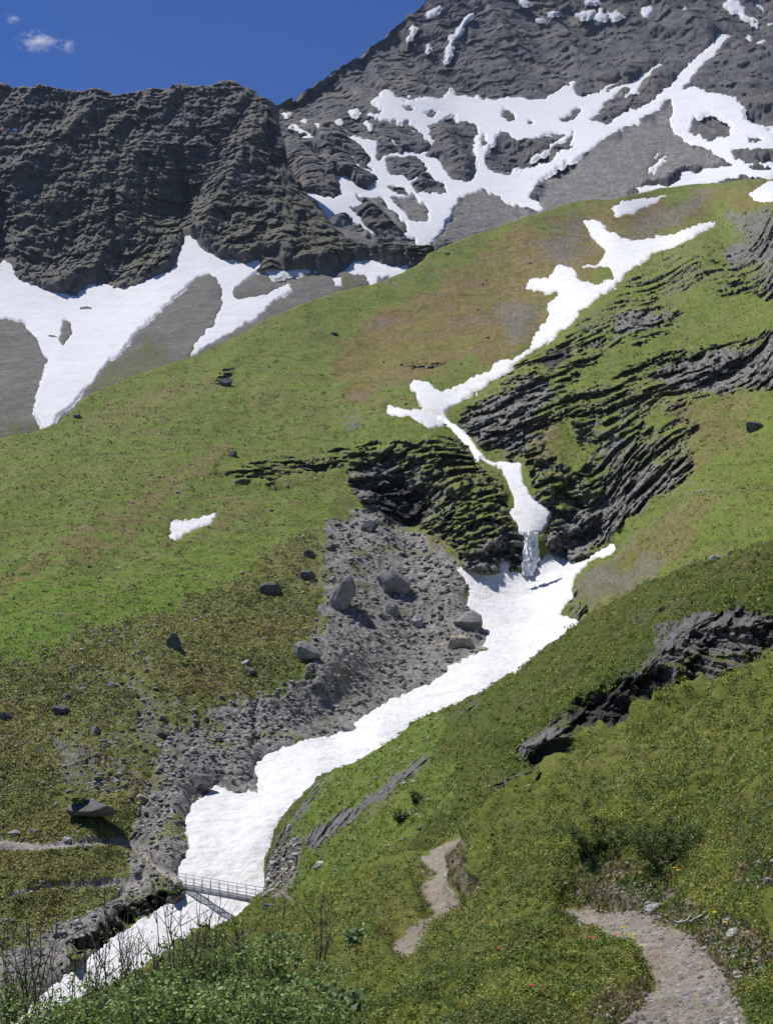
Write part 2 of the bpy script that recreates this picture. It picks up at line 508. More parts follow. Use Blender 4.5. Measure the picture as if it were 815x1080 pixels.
pk_thin = [strip([(455, 12, 3), (462, 9, 4)], 3), strip([(472, 66, 2), (476, 44, 2), (486, 28, 3), (498, 17, 3)], 2), ell(619, 15, 9, 3, -8), ell(634, 15, 4, 5), ell(650, 15, 7, 3), ell(681, 10, 8, 5, -15),
           strip([(768, 0, 10), (778, 8, 10), (790, 19, 4), (799, 25, 3)], 6), strip([(795, 3, 4), (808, 13, 3)], 3), strip([(690, 185, 3), (697, 172, 4), (704, 162, 3)], 3), strip([(560, 168, 3), (585, 152, 3), (610, 130, 4), (640, 118, 3)], 3), strip([(598, 118, 3), (625, 100, 4), (655, 84, 3)], 3),
           strip([(505, 100, 4), (500, 120, 5), (508, 140, 4), (503, 165, 5), (498, 185, 4)], 4), strip([(515, 110, 3), (530, 128, 4), (520, 150, 3)], 4), strip([(306, 132, 3), (318, 141, 4), (338, 150, 3)], 3), strip([(340, 150, 3), (372, 170, 4), (398, 186, 5)], 4), strip([(322, 160, 2), (345, 178, 3)], 2),
           ell(300, 120, 4, 1.6, 20), ell(345, 136, 4, 2, 20), ell(357, 128, 3, 1.6), ell(415, 152, 6, 2, 25), ell(437, 148, 0, 0), ell(452, 50, 3, 1.5, 60), ell(430, 40, 3, 1.5, 50), ell(570, 18, 4, 1.4), ell(540, 30, 3, 1.2), ell(720, 14, 4, 2), ell(742, 60, 3, 1.5), ell(806, 60, 4, 1.6), ell(800, 44, 6, 2, 10), ell(585, 12, 3, 1.5)]
im_snow = np.clip(np.maximum(mask(pk_snow, 0.8, pk_holes), mask([p for p in pk_thin if np.ptp(np.array(p)[:, 0]) > 0], .6) * 1.05), 0, 1)
im_scr = mask([[(446, 270), (470, 240), (488, 203), (512, 200), (560, 226), (560, 250)], [(573, 192), (640, 152), (712, 108), (708, 130), (730, 155), (772, 174), (700, 186), (665, 202), (640, 216), (560, 240)],
               [(340, 238), (366, 232), (405, 258), (436, 258), (446, 270), (440, 310), (380, 290)], [(413, 209), (435, 205), (453, 222), (453, 238), (430, 228)], [(372, 205), (400, 212), (425, 235), (428, 245), (395, 225)],
               [(640, 210), (900, 190), (900, 260), (560, 300)]], 3.0,
              holes=[[(440, 300), (400, 264), (450, 268), (560, 232), (580, 236), (500, 262)]])
w = peak.warp((22, 8, 3.5), (3.0, 2.4, 1.5), 5)
ms, Psnow = snow_on(peak, im_snow, w, 1.6, (120., 40.), 0.012, lo=.68)
ws = peak.warp((30, 9), (6, 3), 9)
msc = peak.m(im_scr, ws)
damp = 1 - 0.93 * np.clip(peak.m(blur(im_snow, 5.0), w * 0) * 1.25, 0, 1)
damp *= 1 - 0.85 * msc
st = strata(peak.B, peak.u * 1.2, (-0.42, -0.2, 1.0), (24., 11., 6.0, 4.0), 1, amp=1.05, along=2.8, slab=.66, saw=.16, crack=.12, bend=.5)
st += strata(peak.B, peak.u * 1.2, (0.9, -0.2, .55), (38., 14.), 3, amp=.6, along=4., slab=.6, saw=.2, crack=.1, bend=.4)
hx = peak.B[:, 0] + 0.35 * peak.B[:, 2]
G = np.stack([hx, peak.B[:, 1] * .3, peak.B[:, 2] * 0.22], 1)
but = rough(G, peak.u, (300., 130., 60., 28.), 1.0, 40, ridge=True) * 0.30
but = but - but.mean() + 0.5
ks_ = (1 - .8 * np.clip(peak.m(blur(im_snow, 2.2), w * 0), 0, 1)) * (1 - .85 * msc) * (1 - .97 * sstep(.3, .65, ms))
k_ = damp * (1 - .97 * sstep(.3, .65, ms))
peak.place(but * .7 * k_ + rough(peak.B, peak.u, (24., 9., 5.), .9, 50, ridge=True) * .10 * ks_ + msc * rough(peak.B, peak.u, (30., 10., 4.), 1.0, 60) * 0.05 - ms * 1.5, st * ks_ + but * .2 * k_ + grain(peak.B, peak.u, 90) * 1.3 * (1 - .75 * msc) * (1 - sstep(.3, .65, ms)))
d = but
n1 = perlin(peak.B, 90., 80); n2 = perlin(peak.B, 14., 81)
na = anoise(peak.B, peak.u, 3.0, 83); nb_ = anoise(peak.B * np.array([.25, .4, 1.5]), peak.u, 5.0, 84)
alb = np.tile(np.array([.140, .137, .143], F32), (len(d), 1))
alb = mixc(alb, sstep(-.1, .5, n1), (.215, .195, .172))
alb = mixc(alb, sstep(.0, .3, n2 * .6 + nb_) * .75, (.080, .079, .086))
alb = mixc(alb, sstep(.1, .4, -nb_ + .5 * n2) * .6, (.25, .235, .22))
msc = brk(msc, .6 * n2 + .5 * na, .5, .15)
alb = mixc(alb, msc, np.array([.185, .178, .168], F32) + 0.03 * n2[:, None] + .06 * na[:, None])
alb = np.clip(alb * (1 + .45 * na[:, None]) * (.76 + .24 * msc[:, None]), .03, 1)
peak.build('far_peak', PEAKROCK, alb)
peak.sheet('peak_snowfield', SNOW_FAR, Psnow, ms > 0.06, alb=snow_alb(peak, ms, 600, (.70, .705, .72), .5))
log('peak done')

# ================================================================== left cliff and scree bowl
crag = Slope(XL, 452, 1.0,
    top=[(-300, 84), (0, 92), (30, 96), (60, 101), (95, 103), (130, 108), (160, 100), (185, 98), (205, 99), (216, 97), (226, 92), (236, 87), (243, 86), (249, 89), (256, 96), (264, 100), (271, 108), (280, 114), (288, 130), (298, 150), (306, 178), (324, 212), (332, 226), (342, 240), (360, 256), (380, 266), (400, 269), (440, 268), (460, 266)],
    bot=[(-300, 520), (60, 480), (450, 310), (460, 300)], rows=380,
    ctrl=[(-200, 88, 1230), (0, 92, 1230), (60, 101, 1235), (130, 108, 1240), (215, 98, 1250), (243, 89, 1255), (282, 113, 1230), (300, 150, 1180), (330, 228, 1085), (400, 268, 1020), (440, 270, 1000),
          (-200, 290, 985), (0, 290, 985), (75, 308, 975), (131, 303, 985), (185, 275, 1020), (200, 252, 1055), (230, 270, 1020), (280, 270, 1010), (340, 283, 985),
          (100, 200, 1110), (180, 180, 1150), (20, 200, 1105), (260, 190, 1120), (192, 210, 1130),
          (0, 470, 640), (-200, 500, 600), (60, 450, 680), (110, 410, 745), (200, 380, 800), (300, 340, 880), (60, 380, 800), (170, 320, 930), (400, 310, 930), (50, 340, 890), (200, 450, 690), (440, 310, 940)],
    margin=(-300, 452), back=(10, 500.0, 0.9), jag=1.5)
log('crag grid %s' % (crag.shape,))
cr_snow = [[(-300, 300), (-60, 295), (0, 280), (3, 277), (16, 280), (20, 295), (55, 306), (75, 310), (96, 300), (131, 305), (181, 285), (189, 265), (196, 250), (211, 253), (226, 270), (262, 278), (282, 268), (297, 270), (293, 283), (337, 285), (342, 288), (302, 290), (292, 294), (277, 283), (262, 293), (246, 310), (252, 316), (282, 310), (304, 302), (310, 306), (282, 326), (246, 351), (201, 377), (204, 366), (226, 341), (236, 321), (234, 305), (221, 290), (206, 293), (186, 310), (151, 346), (126, 371), (91, 411), (65, 436), (50, 455), (38, 441), (40, 421), (38, 414), (50, 381), (43, 366), (23, 338), (5, 338), (-60, 335), (-300, 350)],
    [(9, 133), (14, 135), (20, 132), (25, 140), (28, 145), (14, 144)], [(350, 293), (360, 293), (361, 304), (353, 300)],
    [(363, 284), (375, 275), (388, 270), (400, 276), (431, 279), (433, 286), (420, 292), (401, 293), (397, 306), (388, 301), (385, 290), (370, 289)], ell(300, 97, 0, 0), ell(78, 109, 2.5, 1.2, 30), ell(316, 252, 0, 0)]
cr_holes = [[(68, 335), (75, 343), (74, 355), (68, 364), (63, 362), (64, 346)]]
im_s = mask(cr_snow, 0.9, cr_holes)
im_cl = mask([[(-300, 60), (500, 60), (460, 285), (440, 284), (405, 279), (372, 272), (345, 285), (300, 284), (282, 270), (262, 279), (226, 271), (198, 252), (185, 284), (131, 306), (96, 301), (76, 314), (55, 308), (0, 290), (-300, 285)]], 1.6)
w = crag.warp((20, 7, 3), (2.2, 1.6, 1.0), 15)
ms, Psnow = snow_on(crag, im_s, w, .9, (60., 20.), 0.015)
wc = crag.warp((16, 6), (3.5, 2.0), 19)
mc = crag.m(im_cl, wc)
st = strata(crag.B, crag.u * 1.2, (-0.08, -0.15, 1.0), (14., 6.5, 3.6, 2.2), 101, amp=.95, along=2.6, slab=.70, saw=.24, crack=.18, bend=.28)
st += strata(crag.B, crag.u * 1.2, (0.95, -0.2, .2), (26., 10., 5.), 111, amp=.95, along=3., slab=.6, saw=.15, crack=.15, bend=.5)
G = np.stack([crag.B[:, 0] - .25 * crag.B[:, 2], crag.B[:, 1] * .3, crag.B[:, 2] * 0.18], 1)
but = rough(G, crag.u, (120., 60., 30., 14.), 1.0, 140, ridge=True) * 0.20
gul = 0
for gx, gw, ga in ((194, 7, 26), (2, 8, 22), (330, 12, 6), (120, 5, 7)):
    gul = gul - ga * np.exp(-((crag.px + (crag.py - 200) * -0.05 + w[:, 0] * 2 - gx) / gw) ** 2) * sstep(150, 215, crag.py)
msn = np.clip(crag.m(blur(im_s, 2.0), w * 0), 0, 1)
k_ = mc * (1 - .8 * msn)
crag.place((but * .7 + rough(crag.B, crag.u, (12., 5.), 0.9, 150, ridge=True) * .12) * k_ + (1 - mc) * rough(crag.B, crag.u, (60., 25., 6., 2.5), 1.0, 160) * 0.06 - ms * 1.0, (st + but * .6 + gul) * k_ + grain(crag.B, crag.u, 190) * (1.2 * mc + .3) * (1 - msn))
d = but
tn = crag.true_normals(crag.P); nz = np.abs(tn[:, 2])
n1 = perlin(crag.B, 60., 180); n2 = perlin(crag.B, 9., 181); n3 = perlin(crag.B, 150., 182)
na = anoise(crag.B, crag.u, 3.0, 183); nb_ = anoise(crag.B * np.array([.15, .3, 1.5]), crag.u, 5.0, 184)
alb = np.tile(np.array([.125, .120, .118], F32), (len(d), 1))
alb = mixc(alb, sstep(0, .5, n1) * .7, (.165, .150, .132))
alb = mixc(alb, sstep(.1, .5, nb_) * .6, (.20, .19, .18))
alb = mixc(alb, sstep(.1, .5, n2) * .4, (.08, .08, .083))
moss = sstep(.45, .75, nz) * sstep(-.25, .25, .5 * na + n3 + 0.25 * n2 + (crag.py - 190) / 260) * mc
alb = mixc(alb, moss * .5, (.105, .108, .05))
scol = np.array([.160, .150, .138], F32) + 0.035 * n2[:, None] + .02 * n1[:, None]
alb = mixc(alb, 1 - mc, scol)
im_g = mask([[(60, 470), (90, 415), (110, 395), (165, 355), (180, 360), (170, 380), (240, 360), (250, 400), (60, 500)], [(-300, 470), (60, 440), (60, 520), (-300, 560)], [(320, 330), (360, 300), (445, 280), (455, 320), (320, 380)]], 8)
wg = crag.warp((25, 7), (10, 6), 21)
alb = mixc(alb, sstep(.35, .75, crag.m(im_g, wg) + .5 * n2 - .05) * .7, (.12, .125, .05))
alb = np.clip(alb * (1 + .4 * na[:, None]), .02, 1)
crag.build('cliff_and_scree', FARROCK, alb)
crag.sheet('scree_snowfield', SNOW_FAR, Psnow, ms > 0.06, alb=snow_alb(crag, ms, 610, (.70, .705, .72), .6))
log('crag done')

# ================================================================== green hillsides either side of the snow gully
valley = Slope(XL, XR, 1.12,
    top=[(-260, 540), (0, 466), (30, 458), (60, 446), (82, 432), (100, 416), (150, 396), (200, 377), (250, 354), (300, 331), (350, 311), (400, 301), (440, 282), (452, 268), (500, 249), (560, 229), (600, 216), (650, 209), (700, 199), (760, 192), (815, 189), (1100, 175)],
    bot=[(-260, 1180), (827, 1000), (1100, 960)], rows=700,
    ctrl=[(0, 466, 420), (-200, 525, 380), (100, 416, 490), (200, 377, 560), (300, 331, 650), (400, 301, 740), (452, 268, 830), (560, 229, 920), (650, 209, 990), (760, 192, 1060), (815, 189, 1080), (1000, 180, 1150),
          (0, 560, 300), (100, 520, 350), (200, 480, 400), (300, 430, 470), (400, 370, 590), (460, 320, 700), (540, 280, 800), (620, 250, 860), (700, 235, 900), (760, 228, 930),
          (0, 640, 240), (0, 700, 205), (100, 640, 250), (200, 560, 320), (300, 500, 385), (330, 560, 325), (370, 470, 412), (250, 620, 268), (200, 690, 222), (100, 720, 205), (0, 790, 168), (100, 800, 170), (0, 890, 140), (100, 890, 142), (0, 960, 124), (100, 940, 130), (60, 1000, 118), (-200, 1000, 110), (-200, 750, 180),
          (330, 640, 262), (350, 700, 228), (300, 740, 210), (240, 800, 185), (185, 850, 163), (150, 900, 146), (185, 932, 133), (170, 958, 128), (120, 992, 116), (60, 1045, 104), (20, 1080, 97), (-200, 1160, 85),
          (400, 550, 338), (440, 600, 310), (470, 640, 285), (480, 690, 258), (440, 725, 240), (400, 745, 228), (350, 780, 205), (280, 800, 188), (270, 838, 172), (205, 870, 155),
          (240, 925, 138), (280, 870, 150), (340, 800, 182), (400, 770, 200), (500, 700, 242), (560, 660, 272), (560, 612, 300), (600, 600, 303), (640, 577, 315), (520, 612, 298), (250, 1000, 118), (330, 900, 150), (450, 800, 190), (150, 1080, 98), (400, 950, 140), (600, 800, 205), (815, 800, 180), (815, 980, 140), (600, 980, 140),
          (560, 603, 304), (560, 563, 312), (560, 550, 322), (540, 500, 360), (505, 480, 385), (490, 455, 410), (470, 435, 430), (440, 415, 455), (420, 436, 432), (530, 385, 490), (565, 365, 525), (590, 330, 590), (600, 300, 640), (640, 265, 740), (755, 232, 890),
          (430, 470, 395), (430, 510, 378), (430, 548, 362), (390, 540, 358), (450, 575, 325), (500, 540, 335), (480, 500, 365), (480, 590, 306), (530, 560, 316), (530, 598, 303), (545, 520, 345),
          (560, 470, 375), (600, 540, 332), (596, 584, 318), (630, 562, 318), (640, 500, 344), (700, 540, 262), (700, 470, 320), (740, 480, 285), (640, 440, 375), (560, 400, 440), (600, 380, 455), (640, 340, 500), (700, 300, 545), (740, 260, 600), (700, 400, 385), (760, 420, 340), (760, 360, 400), (815, 300, 430), (815, 215, 560), (815, 260, 480), (815, 400, 325), (815, 500, 235), (815, 570, 170), (750, 570, 195), (620, 620, 262), (660, 600, 235), (600, 660, 245), (700, 620, 190), (1000, 500, 200), (1000, 200, 500), (1000, 800, 120)],
    margin=(-260, 1060), back=(12, 260.0, 0.55))
log('valley grid %s' % (valley.shape,))
gully_lo = [(481, 598), (494, 625), (492, 638), (497, 648), (513, 669), (509, 686), (489, 694), (476, 704), (451, 722), (410, 740), (377, 760), (352, 778), (327, 780), (302, 788), (282, 795), (269, 810), (274, 836), (251, 836), (226, 830), (201, 850), (194, 871), (201, 896), (189, 914), (184, 929), (196, 936), (185, 948), (171, 959), (143, 974), (121, 991), (85, 1022), (55, 1042), (30, 1067), (-20, 1130), (200, 1200), (330, 1050), (380, 930), (480, 830), (640, 740), (640, 690), (608, 654), (589, 648), (604, 630), (601, 617), (619, 594), (647, 582), (648, 572), (639, 577), (614, 593), (604, 596), (596, 589), (573, 584), (565, 600), (553, 604), (537, 602), (538, 592), (532, 588), (527, 592), (527, 605), (515, 605), (502, 602)]
gully_mid = [(504, 479), (514, 488), (527, 493), (535, 510), (541, 523), (542, 532), (536, 541), (544, 551), (549, 563), (571, 563), (577, 551), (582, 542), (576, 534), (560, 525), (551, 512), (549, 490), (538, 489), (522, 486)]
stream_p = strip([(462, 441, 4), (470, 446, 3.5), (480, 453, 4), (492, 463, 5), (500, 476, 7), (507, 484, 8)], 4)
gully_up = [(408, 428), (410, 438), (430, 440), (448, 449), (466, 450), (474, 444), (470, 434), (478, 426), (502, 414), (520, 400), (537, 390), (543, 379), (533, 378), (520, 383), (520, 390), (502, 396), (486, 406), (466, 413), (451, 406), (436, 401), (430, 406), (443, 426), (447, 431), (430, 433), (415, 428)]
gully_top = [(558, 371), (567, 352), (578, 337), (576, 324), (591, 308), (573, 309), (554, 304), (558, 295), (578, 294), (589, 278), (604, 286), (611, 296), (624, 300), (634, 297), (610, 280), (629, 277), (641, 264), (625, 250), (614, 232), (624, 230), (644, 245), (665, 253), (705, 248), (757, 230), (751, 239), (726, 254), (690, 267), (663, 285), (642, 305), (621, 322), (606, 335), (590, 352), (575, 363)]
patch_a = [(179, 553), (181, 550), (195, 549), (211, 545), (232, 541), (221, 550), (201, 560), (184, 570), (177, 566), (181, 559)]
crest_p = [(645, 222), (655, 214), (690, 208), (712, 203), (735, 198), (700, 208), (690, 213), (670, 223), (650, 228)]
crest_q = [(788, 205), (810, 192), (900, 186), (900, 215), (812, 212), (800, 212)]
small_sn = [ell(458, 311, 8, 2, 0), ell(677, 310, 3, 1.5), ell(561, 401, 4, 1.3, -10), ell(519, 421, 4, 1.6, -20), ell(785, 145, 0, 0)]
SN = {'gully_snow': gully_lo, 'ravine_snow': gully_mid, 'upper_gully_snow': gully_up, 'high_snowfield': gully_top, 'snow_patch': patch_a}
SN_X = {'upper_gully_snow': [strip([(580, 342, 9), (568, 360, 7), (556, 372, 5), (541, 381, 5)], 5)]}
im_all = mask([strip([(580, 342, 9), (568, 360, 7), (556, 372, 5), (541, 381, 5)], 5)] + list(SN.values()) + [crest_p, crest_q], 1.0, [[(604, 284), (630, 280), (645, 286), (648, 294), (625, 298), (610, 294)]])
wv = valley.warp((18, 7, 3), (2.0, 1.9, 1.4), 25)
wf = valley.warp((40, 14, 5), (7, 5, 3), 27)
zero = wv * 0
msn = np.clip(valley.m(im_all, wv), 0, 1); msnb = np.clip(valley.m(blur(im_all, 2.0), zero), 0, 1)
c_moraine = [(350, 543), (385, 540), (410, 556), (435, 556), (470, 580), (485, 600), (494, 640), (515, 670), (530, 720), (400, 790), (300, 850), (250, 900), (230, 960), (165, 1020), (100, 1090), (-60, 1190), (-60, 1060), (40, 1010), (90, 985), (135, 940), (134, 900), (152, 862), (165, 830), (185, 795), (215, 765), (250, 742), (280, 728), (318, 722), (335, 690), (342, 640), (335, 600)]
c_olive = [(-260, 760), (0, 708), (100, 678), (170, 640), (230, 615), (290, 575), (335, 560), (345, 600), (345, 640), (330, 700), (280, 735), (250, 745), (240, 765), (205, 835), (165, 870), (135, 900), (140, 950), (90, 985), (0, 1030), (-260, 1100)]
c_brown = [(350, 372), (385, 345), (430, 318), (470, 285), (520, 262), (580, 232), (650, 214), (815, 196), (900, 200), (900, 214), (760, 222), (700, 240), (660, 262), (640, 275), (600, 330), (570, 360), (540, 378), (500, 388), (430, 395), (400, 440), (370, 430)]
ptc = [strip([(-60, 886), (0, 891), (50, 897), (90, 895), (118, 892), (140, 899), (155, 912), (170, 925), (192, 931)], 6), strip([(-60, 968), (0, 957), (50, 946), (110, 938), (138, 936), (155, 930)], 4)]
im_mor = np.zeros((MH, MW), F32); fill(im_mor, [(120, 700), (150, 690), (175, 740), (260, 730), (250, 800), (160, 900), (130, 860), (70, 860), (50, 780), (70, 750), (100, 790), (125, 760)], .42); fill(im_mor, [(-260, 960), (60, 975), (130, 950), (140, 1000), (60, 1060), (-260, 1160)], .38); fill(im_mor, c_moraine, 1.0); im_mor = blur(im_mor, 8); im_ol = mask([c_olive], 9); im_br = mask([c_brown], 10)
im_dry = mask([strip([(-30, 640, 10), (60, 590, 30), (130, 560, 40), (200, 500, 26), (250, 470, 16)], 20), strip([(165, 585, 14), (200, 575, 8), (240, 548, 10), (290, 515, 6)], 8),
               strip([(95, 440, 10), (170, 420, 14), (230, 395, 10)], 10), [(590, 655), (606, 622), (640, 596), (700, 552), (745, 520), (760, 540), (730, 575), (700, 600), (620, 660)], [(700, 440), (740, 420), (800, 415), (790, 470), (740, 500), (700, 540), (690, 520), (735, 480)],
               [(430, 555), (470, 560), (490, 600), (478, 600), (450, 580)], [(560, 450), (580, 440), (600, 455), (575, 500), (560, 480)]], 5)
im_grey = mask([strip([(178, 535, 6), (195, 515, 8), (215, 495, 8), (225, 485, 4)], 6), [(700, 545), (745, 500), (750, 510), (700, 560), (640, 592), (650, 580)], [(610, 250), (650, 240), (720, 205), (780, 200), (690, 245), (650, 250)], ell(690, 180, 0, 0), ell(375, 446, 14, 10), [(600, 620), (650, 598), (700, 592), (690, 610), (620, 652)],
                [(590, 232), (615, 225), (622, 260), (600, 278), (560, 265)], ell(650, 200, 0, 0), strip([(140, 700, 5), (150, 730, 12), (160, 770, 22), (150, 800, 40)], 10), strip([(55, 770, 8), (60, 800, 16), (80, 830, 24)], 8), [(520, 330), (560, 320), (575, 330), (560, 360), (535, 362)]], 8)
outcrops = [
    ([(366, 480), (400, 468), (430, 470), (468, 462), (492, 475), (512, 498), (530, 520), (538, 540), (549, 565), (549, 598), (530, 604), (500, 604), (486, 598), (478, 575), (440, 556), (415, 552), (385, 535), (365, 515)], 1.0),
    ([(474, 440), (500, 425), (540, 398), (560, 375), (600, 352), (640, 328), (665, 290), (700, 268), (760, 235), (815, 212), (900, 190), (900, 250), (815, 262), (760, 285), (720, 310), (680, 345), (640, 372), (612, 400), (600, 440), (560, 482), (538, 488), (505, 470)], 0.9),
    ([(562, 520), (552, 492), (575, 470), (600, 500), (640, 470), (680, 450), (738, 478), (735, 500), (700, 525), (650, 560), (620, 590), (598, 592), (575, 580), (582, 545)], 1.0),
    ([(600, 430), (640, 405), (690, 380), (760, 365), (900, 330), (900, 410), (815, 420), (760, 418), (720, 430), (680, 450), (640, 470), (610, 470)], 0.9),
    ([(740, 290), (815, 262), (900, 240), (900, 300), (815, 320), (740, 310)], 0.8),
    ([(690, 430), (730, 425), (740, 470), (710, 480)], 0.7),
    ([(225, 502), (250, 488), (300, 482), (366, 478), (368, 500), (330, 500), (290, 512), (250, 512)], 0.55),
    ([(410, 380), (470, 375), (468, 392), (420, 392)], 0.6), ([(640, 350), (700, 320), (740, 330), (680, 370)], 0.5),
    ([(520, 395), (560, 372), (600, 356), (610, 366), (590, 392), (560, 402)], 1.0),
    ([(225, 400), (240, 384), (252, 378), (245, 398), (232, 408)], 0.9),
    ([(186, 925), (196, 932), (196, 945), (175, 962), (140, 978), (118, 992), (80, 1022), (70, 1018), (110, 985), (140, 962), (170, 945)], 0.8),
    ([(592, 650), (604, 622), (620, 640), (615, 660)], 0.6),
    ([(450, 262), (500, 246), (550, 232), (500, 262), (450, 276)], 0.4)]
im_oc = np.zeros((MH, MW), F32)
for p_, v_ in outcrops: fill(im_oc, p_, v_)
im_oc = blur(im_oc, 4.0)
im_ocv = im_oc
oc = np.clip(valley.m(im_oc, wf * .7), 0, 1)
im_bare = mask([[(376, 530), (372, 500), (400, 485), (432, 500), (440, 545), (425, 556), (400, 548)], [(474, 440), (500, 425), (560, 404), (588, 410), (560, 450), (548, 484), (500, 470)], [(568, 580), (600, 592), (640, 570), (730, 495), (733, 480), (640, 520), (600, 545)],
                [(690, 392), (760, 372), (900, 355), (900, 405), (815, 416), (740, 415), (700, 412)], [(640, 345), (690, 322), (700, 335), (650, 360)], [(760, 268), (815, 250), (900, 230), (900, 262), (815, 285), (770, 290)], [(640, 470), (672, 462), (668, 478), (640, 490)], [(500, 575), (545, 555), (549, 598), (500, 604), (484, 594)]], 4)
bare = valley.m(im_bare, wf)
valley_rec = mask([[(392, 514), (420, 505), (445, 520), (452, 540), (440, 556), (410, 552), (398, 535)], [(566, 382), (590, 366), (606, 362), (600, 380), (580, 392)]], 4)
valley_rec2 = mask([[(65, 862), (82, 856), (105, 852), (116, 856), (112, 870), (98, 881), (84, 876), (66, 870)]], 1.5)
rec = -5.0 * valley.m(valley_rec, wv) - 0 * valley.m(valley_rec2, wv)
nn = .5 * perlin(valley.B, 16., 260) + .45 * perlin(valley.B, 6., 261) + .4 * anoise(valley.B, valley.u, 5., 262)
na = anoise(valley.B, valley.u, 2.6, 263); nc = anoise(valley.B, valley.u, 9., 264)
mor = brk(valley.m(im_mor, wf * 1.1), nn, .75, .12) * (1 - sstep(.3, .6, oc))
nc0 = anoise(valley.B, valley.u, 9., 264)
ol = valley.m(im_ol, wf * 1.2); brn = valley.m(im_br, wf * 1.6) + .3 * nc0
dry = brk(valley.m(im_dry, wf), nn, .7, .25); gr = brk(valley.m(im_grey, wf * 1.3) * .9, nn + .5 * nc, .8, .15) * .8
U = valley.u; B = valley.B
nbig = perlin(B, 55., 268)
log('valley masks')
sel = oc > 0.03
st = np.zeros(len(B), F32)
st[sel] = strata(B[sel], U[sel] * 1.5, (-0.50, -0.10, 1.0), (8.0, 4.0, 2.1, 1.1), 201, amp=1.75, along=1.9, slab=.80, saw=.15, crack=.15, bend=1.5)
sl = sel & (valley.px < 552) & (valley.py > 455)
st[sl] = strata(B[sl], U[sl] * 1.4, (-0.12, -0.10, 1.0), (8.0, 4.4, 2.3, 1.1), 221, amp=1.75, along=1.7, slab=.8, saw=.15, crack=.25, bend=1.6)
veg = rough(B, U, (22., 9., 4.0, 1.8, .9), 1.0, 210)
hum = rough(B, U, (5.0, 2.4, 1.2, .7), 1.0, 220, ridge=True)
scr = rough(B, U, (12., 5., 2.2, 1.0, .5), .8, 230)
v1, e1 = voronoi(B, 1.7, 5)
stones = (sstep(.1, .5, e1) * sstep(.55, .95, v1)) * sstep(1.6, 3.0, 1.7 / U)
# lines of terracettes across the grass
terr = rough(np.stack([B[:, 0] * .25, B[:, 1] * .25, B[:, 2]], 1), U, (3.2, 1.5), 1.0, 240)
d = veg * .05 + terr * .05 + hum * (.06 + .10 * ol) * (1 - mor) * (1 - msnb)
d = d * (1 - mor) + mor * (scr * .16 + stones * .45 + rough(B, U, (28.,), 1, 235, ridge=True) * .06)
dr = st * brk(oc * .95, nn + .8 * nbig, .7, .2) + oc * rough(B, U * 1.4, (34., 15., 7.), 1, 250, ridge=True) * .35
wide = 1 - np.clip(valley.m(blur(im_all, 9.0), zero) * 3, 0, 1)
Gd = np.stack([B[:, 0], B[:, 1] * .35, B[:, 2] * .35], 1)
d = d + (rough(Gd, U, (64., 30., 14.), 1., 255, ridge=True) * .06 - .5) * wide * (1 - .5 * oc)
d = d * (1 - .93 * msnb)
dr = dr + grain(B, U, 265) * (.30 + 1.0 * oc + .7 * mor + .35 * ol)
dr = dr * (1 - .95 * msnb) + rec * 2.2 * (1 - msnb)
# erosion scar in the moraine above the snow
scar = mask([strip([(262, 725, 3), (270, 745, 8), (272, 775, 9), (268, 790, 6)], 5)], 1.6)
d = d - .9 * valley.m(scar, wf * .6)
d = d - msn * 0.5
pth = np.clip(valley.m(mask(ptc, 2.0), zero) * 1.6, 0, 1)
d = d * (1 - .85 * pth)
valley.place(d, dr)
nz = np.abs(valley.true_normals(valley.P)[:, 2]); nzb = np.abs(valley.N[:, 2])
n1 = perlin(B, 40., 280); n2 = perlin(B, 7., 281); n3 = perlin(B, 2.2, 282); n4 = perlin(B, 110., 283)
left = sstep(420, 300, valley.px)
alb = np.tile(np.array([.135, .175, .036], F32), (len(B), 1))
alb = mixc(alb, sstep(-.1, .4, n1 + .4 * n2), (.155, .172, .050))
low = sstep(540, 680, valley.py + valley.px * .1) * sstep(380, 250, valley.px)
alb = mixc(alb, low * .75, (.115, .205, .024))
alb = mixc(alb, sstep(.05, .45, n2 + .5 * n3 + .5 * nc) * .5, (.165, .145, .062))
alb = mixc(alb, sstep(.15, .5, na + .4 * nc) * .45, (.07, .085, .022))
alb = mixc(alb, sstep(.35, .75, ol) * .85, np.array([.150, .150, .048], F32) + n2[:, None] * np.array([.03, .012, .01], F32))
alb = mixc(alb, sstep(.25, .75, brn + .5 * n2) * .9, np.array([.175, .135, .048], F32) + n1[:, None] * np.array([.04, -.03, 0], F32))
alb = mixc(alb, sstep(.35, .8, brn) * sstep(.1, .4, n3 + n1) * .6, (.15, .135, .11))
alb = mixc(alb, dry * sstep(-.6, .2, n2) * .75, (.175, .140, .060))
alb = mixc(alb, gr * .85, (.155, .145, .13))
mcol = np.array([.212, .203, .188], F32) + n3[:, None] * .05 + v1[:, None] * .03 - .015 + na[:, None] * .09
alb = mixc(alb, mor * (1 - .8 * sstep(.12, .4, n2 + .6 * n1) * sstep(560, 500, valley.px * .3 + 400)), mcol)
alb = mixc(alb, ((ol > .3) & (mor < .5)) * stones * .9 * sstep(.0, .3, n1 + .1), (.2, .195, .19))
rockc = np.array([.160, .155, .148], F32) + .08 * na[:, None] + .05 * n3[:, None] + .02 * n2[:, None]
rk = np.clip(brk(oc * .97, nn + .8 * nbig, .7, .22) * 1.2, 0, 1) * sstep(.80, .58, nz + .15 * na) + brk(bare * .9, nn + .6 * nbig, .8, .15) * .9
rk = np.clip(rk, 0, 1)
alb = mixc(alb, rk, rockc)
alb = mixc(alb, sstep(.3, .7, valley.m(valley_rec, zero)), (.06, .058, .055))
